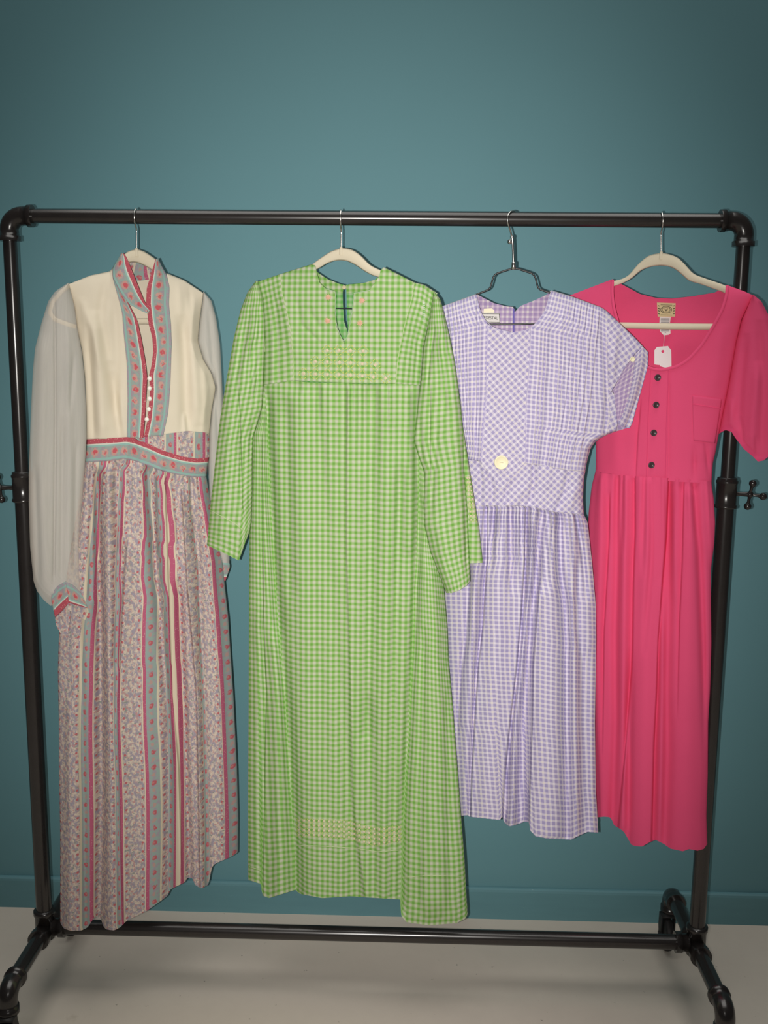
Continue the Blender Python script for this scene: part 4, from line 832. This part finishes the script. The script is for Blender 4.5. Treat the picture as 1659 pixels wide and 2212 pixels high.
s3s = Surf(YG3, L3, R3D, 0.034, 0.028, SH3, 60, edge=ED3, folds=[
  Fold([(1052, 1092), (1050, 1217), (1047, 1263), (1041, 1355), (1031, 1440), (1023, 1560), (1016, 1681), (1012, 1820)], 8.8, -23.0, 'sl', fade=12, w2=13), Fold([(1040, 1092), (1024, 1300), (1004, 1820)], 11.0, 13.5, fade=12, w2=13),
  Fold([(1137, 1094), (1135, 1217), (1128, 1332), (1118, 1446), (1106, 1548), (1094, 1669), (1086, 1820)], 9.9, -27.0, 'sr', fade=12, w2=15), Fold([(1080, 1094), (1074, 1300), (1060, 1560), (1048, 1820)], 22.0, 17.6, fade=12, w2=34),
  Fold([(1171, 1098), (1163, 1183), (1156, 1263), (1146, 1332), (1139, 1446), (1131, 1585), (1124, 1820)], 9.9, -24.3, fade=12, w2=15), Fold([(1154, 1096), (1146, 1250), (1126, 1446), (1112, 1560), (1104, 1820)], 7.7, 16.2, fade=12, w2=10),
  Fold([(1168, 1250), (1154, 1440), (1152, 1560), (1147, 1705), (1144, 1840)], 9.9, 21.6, 'sr', w2=17), Fold([(1208, 1106), (1210, 1229), (1222, 1332), (1224, 1423), (1226, 1820)], 8.8, -18.9, fade=12, w2=13), Fold([(1190, 1104), (1188, 1300), (1190, 1820)], 15.4, 14.9, fade=12, w2=30),
  Fold([(1245, 1110), (1260, 1190), (1268, 1300)], 6.6, -12.2, fade=10, fb=60), Fold([(1247, 1200), (1249, 1355), (1258, 1420), (1262, 1820)], 8.8, -12.2, w2=12), Fold([(1016, 1200), (1006, 1378), (995, 1446), (985, 1600)], 6, -10), Fold([(1232, 1110), (1238, 1300), (1244, 1820)], 9.9, 10.8, fade=12, w2=13), Fold([(1274, 1400), (1272, 1820)], 7, -6), Fold([(1020, 1092), (1030, 1200)], 5.5, 8.1, fade=8),
  Fold([(1066, 1093), (1060, 1240)], 6.6, -13.5, fade=8, fb=90), Fold([(1100, 1093), (1104, 1290)], 6.6, -13.5, fade=8, fb=100), Fold([(1118, 1094), (1116, 1260)], 5.5, 9.5, fade=8, fb=90), Fold([(1184, 1102), (1182, 1280)], 6.6, -12.2, fade=8, fb=90), Fold([(1226, 1108), (1234, 1280)], 6.6, -12.2, fade=8, fb=90)]
  + gathers(1000, 1255, mfn, 34, 130, 3.6, 5.5, 0.12))
HEM3 = [(985, 1762), (998, 1762), (1011, 1761), (1013, 1764), (1080, 1771.5), (1085, 1763), (1089.5, 1777.5), (1099, 1785), (1109, 1783.6), (1133, 1775), (1143, 1776), (1145, 1794), (1157, 1806.5), (1181, 1811), (1234, 1813.7), (1253.5, 1804), (1270, 1797), (1292, 1799)]
b = MB()
patch(b, s3s, MB3, HEM3, between(L3, 1092, 1762), between(R3, 1112, 1799), 330, 150, W=0.375, bk=5, sm=0.004, vscale=1.04)
b.build('skirt', MAT['check'], d3)
b = MB()
patch(b, s3n, [(938, 666), (956, 661), (1028, 635), (1036, 639), (1067, 655), (1095.5, 662), (1109, 663), (1112, 674)], [(985, 1745), (1112, 1760)], between(L3, 666, 1745), [(1112, 674), (1112, 1760)], 50, 120, side='back', uv='planar', sm=0.0)
patch(b, s3n, [(1112, 674), (1124, 661), (1152, 650), (1180, 637), (1191, 627), (1233, 640), (1299, 664), (1343, 702), (1400, 761)], [(1112, 1760), (1292, 1775)], [(1112, 674), (1112, 1760)], between(R3, 761, 1775), 60, 120, side='back', uv='planar', sm=0.0)
b.build('back', MAT['check_in'], d3)
b = MB(); P = np.stack([s3n.ptb(np.full(30, xx), np.linspace(667, 760, 30), 0.0025) for xx in (1107.5, 1109.5, 1111.5)], 1); b.grid(P); b.build('zip', MAT['zip'], d3)
# sleeve
b = MB()
patch(b, s3, [(1311, 672), (1343, 702), (1371, 729), (1389, 748)], [(1314, 851), (1319, 848)], [(1311, 672), (1312, 760), (1314, 851)], [(1389, 748), (1371, 765), (1346, 800), (1330, 830), (1319, 848)], 50, 60, uv='planar', rot=math.radians(-52), lift=0.0008, sm=0.0)
patch(b, s3n, [(1313, 849), (1322, 846)], [(1311, 939), (1331, 932)], [(1313, 849), (1318, 900), (1311, 939)], [(1322, 846), (1327, 852), (1331, 890), (1334, 915), (1331, 932)], 14, 40, uv='planar', rot=0.5, lift=-0.004, sm=0.0)
b.build('sleeve', MAT['check'], d3, thick=0.0006)
CIN = [(1374, 765), (1368, 815), (1357, 866), (1345, 897), (1334, 913)]
b = MB()
patch(b, s3n, [(1374, 765), (1388, 748), (1400, 761)], [(1334, 913), (1345, 922), (1360, 925)], CIN, [(1400, 761), (1399, 793), (1382, 854), (1366, 913), (1360, 925)], 26, 60, W=0.034, rot=0.0, lift=0.005, sm=0.0, org=(0.003, 0))
b.build('turned_cuff', MAT['check'], d3, thick=0.0008)
b = MB()
patch(b, s3n, [(1344, 800), (1375, 764)], [(1333, 912), (1335, 914)], [(1344, 800), (1328, 838), (1326, 852), (1330, 890), (1333, 912)], [(1375, 764), (1369, 815), (1358, 866), (1346, 897), (1335, 914)], 26, 50, W=0.036, rot=0.0, lift=-0.012, sm=0.0)
b.build('sleeve_opening', MAT['check_in'], d3)
b = MB(); disc(b, s3n.pt(1366, 776, 0.006), 0.0052, 0.003); b.build('cuff_button', MAT['ivory'], d3)
b = MB(); c = s3n.pt(1082.7, 998.6, 0.003); disc(b, c, 0.0146, 0.004, [(0, .0135), (.002, .0148), (.0045, .0142), (.0050, .0130), (.0036, .0115), (.0032, .002)], n=40)
bt_ = b.build('big_button', MAT['ivory'], d3)
b = MB(); tube(b, [c+np.array([-0.004, -0.0040, 0.0006]), c+np.array([0, -0.0046, 0]), c+np.array([0.004, -0.0040, -0.0006])], 0.0006, 8); b.build('button_thread', MAT['palepeach'], bt_)
b = MB()
for ln in ([(1053, 700), (1050, 850), (1046.5, 900), (1043, 929), (1038.5, 996)], [(1146, 709), (1144, 783), (1137, 860), (1135, 1000)]): ribbon(b, s3n, ln, 1.3, 0.0024)
ribbon(b, s3n, [(1029, 637), (1036, 668), (1048.5, 693), (1067, 708.5), (1108, 719), (1139.5, 713), (1158, 698), (1177, 672), (1188, 635)], 1.3, 0.0022)
b.build('seam_edging', MAT['lav_seam'], d3)
# neck label PEDESTAL
def flat_quad(pts, surf, lift, name, mat, root, thick=0.0006):
    b = MB(); p = np.array(pts, float); P = surf.ptb(p[:, 0], p[:, 1], lift); P = p2w(p[:, 0], p[:, 1], float(P[:, 1].min()))
    c = P.mean(0); b.fan(P[::-1], c); Q = P+np.array([0, thick, 0]); b.fan(Q, Q.mean(0)); b.grid(np.stack([P, Q]), closeu=True); return b.build(name, mat, root, smooth=False)
lb = flat_quad([(1034, 675.5), (1079, 676), (1081, 698), (1036, 697)], s3n, 0.004, 'neck_label', MAT['labelwhite'], d3); LBY = min(v.co.y for v in lb.data.vertices)+LOC[lb.name][1]; lb['label'] = 'white neck label with black lettering and border'
flat_quad([(1045, 667), (1062, 666), (1068, 670), (1067, 675.5), (1045, 675.5)], s3n, 0.003, 'size_label', MAT['ivory'], d3)
b = MB()
for (x0, y0), (x1, y1) in (((1036, 677.6), (1078.5, 678)), ((1078.5, 677.6), (1079.5, 696.5)), ((1079.5, 696.3), (1038, 695.5)), ((1037, 677), (1038, 696))):
    P = p2w(np.array([x0, x1]), np.array([y0, y1]), LBY-0.0003); tube(b, P, 0.00055, 6)
b.build('label_border', MAT['ink'], lb)
def text(body, px, py, h_px, mat, parent, surf, lift, roll=0.0, w=1.0):
    cu = bpy.data.curves.new('lettering', 'FONT'); cu.body = body; cu.size = h_px*0.001*1.42; cu.align_x = 'CENTER'; cu.align_y = 'CENTER'; cu.extrude = 0.0001; cu.space_character = 1.05
    cu.materials.append(mat); t_ = bpy.data.objects.new('lettering_source', cu); col.objects.link(t_)
    me = bpy.data.meshes.new_from_object(t_.evaluated_get(bpy.context.evaluated_depsgraph_get())); bpy.data.objects.remove(t_)
    o = bpy.data.objects.new('lettering', me); col.objects.link(o); o.parent = parent
    P = p2w(px, py, lift); o.location = Vector(P-LOC[parent.name]); xs_ = [v.co.x for v in me.vertices]; k_ = w/(max(xs_)-min(xs_)); o.rotation_euler = (math.pi/2, roll, 0); o.scale = (k_, 1, 1); LOC[o.name] = LOC[parent.name]; return o
text('PEDESTAL', 1058.5, 687, 6.6, MAT['ink'], lb, s3n, LBY-0.0007, 0.02, 0.0325)

# ================================================================ dress 4: pink
d4 = thing('knit_dress', 'bright pink scoop-neck knit dress with four dark buttons', 'dress', tuple(p2w(1420, 1820, 0)))
L4 = [(1226, 560), (1226, 638), (1240, 700), (1275, 850), (1287, 955), (1287, 1015), (1278, 1050), (1271.5, 1108), (1268, 1200), (1270, 1380), (1276, 1560), (1285, 1766), (1285, 1900)]
R4 = [(1629, 560), (1627, 637), (1602, 690), (1590, 740), (1575, 827), (1562, 890), (1553, 937), (1545, 980), (1540, 1000), (1537, 1045), (1541.6, 1076), (1545, 1130), (1543, 1174), (1536, 1228), (1536, 1304), (1537, 1390), (1534, 1493), (1530, 1561), (1529, 1674), (1526, 1764), (1528, 1825), (1528, 1900)]
SH4 = [(1220, 641), (1323, 602), (1440, 560), (1570, 615), (1607, 627), (1629, 636)]
s4 = Surf(YG4, L4, R4, 0.034, 0.030, SH4, 60, folds=[Fold([(1384, 860), (1376, 950), (1372, 1040)], 8, -5, 'sl'), Fold([(1444, 800), (1444, 1040)], 5, -2.5, 'sr'), Fold([(1500, 960), (1500, 1040)], 6, -5), Fold([(1522, 940), (1534, 1040)], 5, -4), Fold([(1330, 880), (1330, 1030)], 16, 4), Fold([(1560, 700), (1540, 860)], 14, 3)])
b = MB()
NKL = [(1323, 604), (1322, 635), (1326, 667), (1336, 702), (1352, 742), (1380, 780), (1401, 795), (1425, 799)]
NKR = [(1571, 616), (1570, 638), (1560, 670), (1541, 705), (1515.5, 746), (1487, 777), (1461, 793), (1425, 799)]
patch(b, s4, [(1226, 640), (1323, 603)], [(1287, 1018), (1279, 1029), (1374, 1033), (1416, 1036)][0:1]+[(1374, 1033), (1416, 1036)], between(L4, 640, 1018), NKL+[(1420, 900), (1416, 1036)], 90, 170, mode='a', sm=0.01)
patch(b, s4, [(1571, 616), (1607, 629), (1627, 638)], [(1416, 1036), (1447, 1039), (1537, 1045)], NKR+[(1420, 900), (1416, 1036)], between(R4, 638, 1045), 90, 170, mode='a', sm=0.01)
b.build('bodice', MAT['pink'], d4)
b = MB(); s4n = Surf(YG4, L4, R4, 0.034, 0.030, SH4, 60)
patch(b, s4n, [(1226, 640), (1323, 604), (1345, 615), (1382, 635), (1417, 643.5), (1452, 645), (1496, 640), (1544, 632), (1571, 617), (1607, 629), (1627, 638)], [(1285, 1750), (1528, 1800)], between(L4, 640, 1750), between(R4, 638, 1800), 90, 110, side='back', sm=0.0)
b.build('back', MAT['pink'], d4)
wf4 = fx([(1280, 1026), (1374, 1032.6), (1418, 1035), (1537, 1044)])
s4s = Surf(YG4, L4, R4, 0.035, 0.026, None, folds=[
  Fold([(1370, 1032), (1370, 1152), (1366, 1260), (1364, 1391), (1362, 1448), (1355, 1538), (1348, 1629), (1330, 1820)], 10, -12, 'sl', fade=16, w2=15), Fold([(1446, 1036), (1442, 1152), (1433, 1260), (1424, 1380), (1421, 1493), (1415, 1606), (1409, 1870)], 11, -13, 'sr', fade=16, w2=14),
  Fold([(1446, 1036), (1446, 1300), (1441, 1493), (1443, 1629), (1434, 1870)], 9, -10, fade=60, w2=13), Fold([(1476, 1042), (1472, 1217), (1466, 1347), (1462, 1550)], 9, -8, 'sl', fade=16, fb=200), Fold([(1498, 1043), (1511, 1195), (1516, 1325), (1520, 1448), (1526, 1650)], 8, -9, fade=16, fb=200),
  Fold([(1335, 1030), (1333, 1217), (1329, 1369), (1330, 1561), (1322, 1800)], 9, -10, fade=16), Fold([(1316, 1060), (1314, 1174), (1303, 1369), (1300, 1640)], 9, -8, 'sl', fb=200), Fold([(1364, 1400), (1360, 1560), (1357, 1860)], 8, -9, fade=120),
  Fold([(1350, 1032), (1348, 1300), (1345, 1800)], 9, 6, fade=16), Fold([(1400, 1034), (1396, 1300), (1386, 1870)], 18, 9, fade=16, w2=24), Fold([(1429, 1250), (1430, 1500), (1424, 1870)], 8, 8, fade=120), Fold([(1490, 1050), (1484, 1400), (1480, 1870)], 18, 9, fade=20, w2=34),
  Fold([(1300, 1030), (1290, 1400), (1300, 1800)], 12, 8, fade=16), Fold([(1412, 1036), (1408, 1200), (1390, 1420)], 7, -6, fade=16, fb=120), Fold([(1392, 1034), (1388, 1250)], 6, -6, fade=12, fb=120), Fold([(1458, 1038), (1456, 1300)], 7, 6, fade=12, fb=150), Fold([(1346, 1030), (1344, 1200)], 5, -6, fade=12, fb=100)]
  + gathers(1290, 1530, wf4, 18, 180, 5, 2.8, 0.05))
HEM4 = [(1285, 1766), (1305, 1764), (1317, 1765), (1323, 1773), (1326, 1782), (1344, 1793.6), (1348.5, 1798), (1355, 1809), (1364, 1825), (1375, 1828), (1387, 1828.6), (1403, 1819.5), (1416, 1814), (1434, 1823), (1448, 1833), (1475, 1838.8), (1488.6, 1834), (1506.7, 1837.6), (1520, 1834), (1528, 1823)]
b = MB()
patch(b, s4s, [(1287, 1014), (1300, 1022), (1374, 1029), (1418, 1031), (1537, 1040)], HEM4, between(L4, 1014, 1766), between(R4, 1040, 1823), 250, 150, lift=0.0012, bk=5, sm=0.006)
b.build('skirt', MAT['pink'], d4)
LS4 = [(1626, 637), (1602, 690), (1589, 740), (1574, 827), (1561, 890), (1552, 937), (1552, 1000)]
RS4 = [(1628, 637), (1645, 651), (1665, 690), (1682, 760), (1694, 850), (1699, 930), (1694, 975), (1694, 1000)]
s4v = Surf(YG4, LS4, RS4, 0.028, 0.022, None, off=-0.006, folds=[Fold([(1612, 720), (1600, 830), (1594, 930)], 9, -6), Fold([(1640, 780), (1626, 900), (1622, 985)], 12, 6), Fold([(1580, 860), (1578, 925)], 6, 5), Fold([(1640, 690), (1650, 860), (1644, 990)], 10, -5), Fold([(1600, 900), (1604, 960)], 5, -5), Fold([(1632, 940), (1636, 992)], 4, -4)])
b = MB()
SB4 = [(1552, 937), (1564.6, 929), (1577.6, 927.6), (1587, 944), (1607, 970), (1623, 983), (1636, 996), (1649, 994), (1659, 986), (1694, 975)]
patch(b, s4v, [(1626, 637), (1628, 637)], SB4, between(LS4, 637, 937), between(RS4, 637, 975), 90, 110, bk=5, sm=0.004)
patch(b, s4v, [(1626, 637), (1628, 637)], [(1556, 925), (1600, 940), (1694, 965)], between(LS4, 637, 925), between(RS4, 637, 965), 30, 40, bk=5, sm=0.004, side='back')
b.build('sleeve', MAT['pink'], d4)
b = MB()
patch(b, s4v, [(1560, 922), (1565, 919), (1577, 917), (1592, 934), (1612, 960), (1626, 973), (1638, 984), (1650, 983), (1660, 976), (1696, 962)], [(1553, 937), (1564.6, 930), (1577.6, 928.6), (1588, 945), (1608, 971), (1624, 984), (1637, 997), (1649, 995), (1659, 987), (1695, 976)], [(1560, 922), (1553, 937)], [(1696, 962), (1695, 976)], 80, 8, mode='a', lift=0.002, dowarp=False, sm=0.0)
b.build('gathered_cuff', MAT['pink_seam'], d4)
b = MB(); ribbon(b, s4n, NKL[:-1]+[(1425, 800)]+NKR[::-1][1:], 7, 0.0012, 0.0016); b.build('neckband', MAT['pink'], d4)
b = MB(); ribbon(b, s4n, [(1444, 800), (1441, 870), (1439, 940), (1437, 1034)], 2.0, 0.001); ribbon(b, s4n, [(1406, 800), (1400, 900), (1396, 1030)], 1.6, 0.0008); ribbon(b, s4n, [(1396, 1031), (1437, 1035)], 1.6, 0.001); b.build('button_placket', MAT['pink_seam'], d4)
b = MB(); patch(b, s4n, [(1495, 854), (1560, 862)], [(1498, 952), (1545, 958)], [(1495, 854), (1498, 952)], [(1560, 862), (1545, 958)], 16, 24, lift=0.0014, dowarp=False); pk = b.build('patch_pocket', MAT['pink'], d4, thick=0.0006)
b = MB(); ribbon(b, s4n, [(1496, 873), (1559, 883)], 1.8, 0.0017); b.build('pocket_stitching', MAT['pink_seam'], pk)
for px, py in ((1420.5, 815.6), (1417, 874.7), (1412, 935), (1407, 1004.5)):
    b = MB(); disc(b, s4.pt(px, py, 0.0012), 0.0068, 0.0032, [(0, .006), (.0015, .0068), (.0032, .0062), (.0030, .0048), (.0020, .004), (.0020, .001)]); bo = b.build('shell_button', MAT['brownbutton'], d4)
tg = flat_quad([(1419, 653.5), (1459.5, 655), (1458, 684), (1421, 684)], s4n, 0.004, 'neck_label', MAT['beige'], d4); tg['label'] = 'beige woven neck label with dark pattern'
b = MB()
TGY = min(v.co.y for v in tg.data.vertices)+LOC[tg.name][1]
def lline(x0, y0, x1, y1, r=0.0005, Y=None): tube(b, p2w(np.linspace(x0, x1, 3), np.linspace(y0, y1, 3), (TGY if Y is None else Y)-0.0003), r, 6)
t = np.linspace(0, 2*math.pi, 22); tube(b, p2w(1439+12*np.cos(t), 669+7.5*np.sin(t), TGY-0.0003), 0.0005, 6, caps=False)
tube(b, p2w(1439+9*np.cos(t), 669+5*np.sin(t), TGY-0.0003), 0.0004, 6, caps=False)
for yy in (660, 666, 671, 677): lline(1421.5, yy, 1425, yy+1.2, 0.0007); lline(1454, yy+1, 1457.5, yy, 0.0007)
for yy in (658.5, 680): lline(1427, yy, 1452, yy+.6, 0.0004)
lline(1436, 666.5, 1437.5, 672); lline(1437.5, 672, 1439, 668); lline(1439, 668, 1440.5, 672); lline(1440.5, 672, 1442, 666.5)
b.build('label_pattern', MAT['ink'], tg)
cl = flat_quad([(1425, 684), (1449, 684.5), (1447, 699), (1448.5, 720), (1445, 723), (1434, 724.5), (1426, 716), (1424.5, 699)], s4n, 0.0035, 'care_label', MAT['labelwhite'], d4); CLY = min(v.co.y for v in cl.data.vertices)+LOC[cl.name][1]; cl['label'] = 'white care label with grey print'
b = MB()
for yy in (688.5, 691, 693.5, 696): lline(1427.5, yy, 1446, yy+.2, 0.00075, CLY)
for yy in (712.5, 714.8): lline(1427.5, yy, 1446, yy, 0.0007, CLY)
lline(1435, 718, 1439, 718, 0.0006, CLY)
b.build('care_print', MAT['greyink'], cl)
# swing tag on a plastic thread, its hole left open
pt = thing('price_tag', 'blank white cardboard swing tag hanging inside the pink neckline', 'tag', tuple(s4n.ptb(1432, 770, 0.012)))
out = np.array([(1413.5, 787), (1413.5, 757), (1419, 749.5), (1443, 747.5), (1450, 757), (1450.6, 793), (1443, 794.5), (1434, 793.5), (1426, 791), (1426, 788.5), (1420, 788)], float)
th_ = np.linspace(0, 2*math.pi, 24, endpoint=False); hol = np.stack([1431.6+3.2*np.cos(th_), 759+3.2*np.sin(th_)], -1)
def ray_out(a):
    d = np.array([math.cos(a), math.sin(a)]); c = np.array([1431.6, 759.0]); best = 0
    for i in range(len(out)):
        p, q = out[i], out[(i+1) % len(out)]; e = q-p; den = d[0]*e[1]-d[1]*e[0]
        if abs(den) > 1e-9:
            t = ((p-c)[0]*e[1]-(p-c)[1]*e[0])/den; s = ((p-c)[0]*d[1]-(p-c)[1]*d[0])/den
            if t > 0 and -1e-6 <= s <= 1+1e-6: best = max(best, t)
    return c+d*best
ang = sorted(set(list(np.linspace(0, 2*math.pi, 40, endpoint=False))+[math.atan2(p[1]-759, p[0]-1431.6) % (2*math.pi) for p in out]))
O = np.array([ray_out(a) for a in ang]); H = np.array([[1431.6+3.2*math.cos(a), 759+3.2*math.sin(a)] for a in ang])
b = MB(); Yt = YG4(1432)+0.012
fr = lambda Q, dy: p2w(Q[:, 0], Q[:, 1], Yt+dy)
G = np.stack([fr(H, 0), fr(O, 0), fr(O, 0.0006), fr(H, 0.0006), fr(H, 0)]); b.grid(G, closeu=True)
b.build('card', MAT['paper'], pt, smooth=False)
b = MB(); P = p2w(np.array([1436, 1435, 1434, 1432.5, 1431.6]), np.array([716, 728, 740, 750, 757]), np.array([Yt+0.001]*4+[Yt])); tube(b, P, 0.00035, 6); b.build('plastic_thread', MAT['clear'], pt)
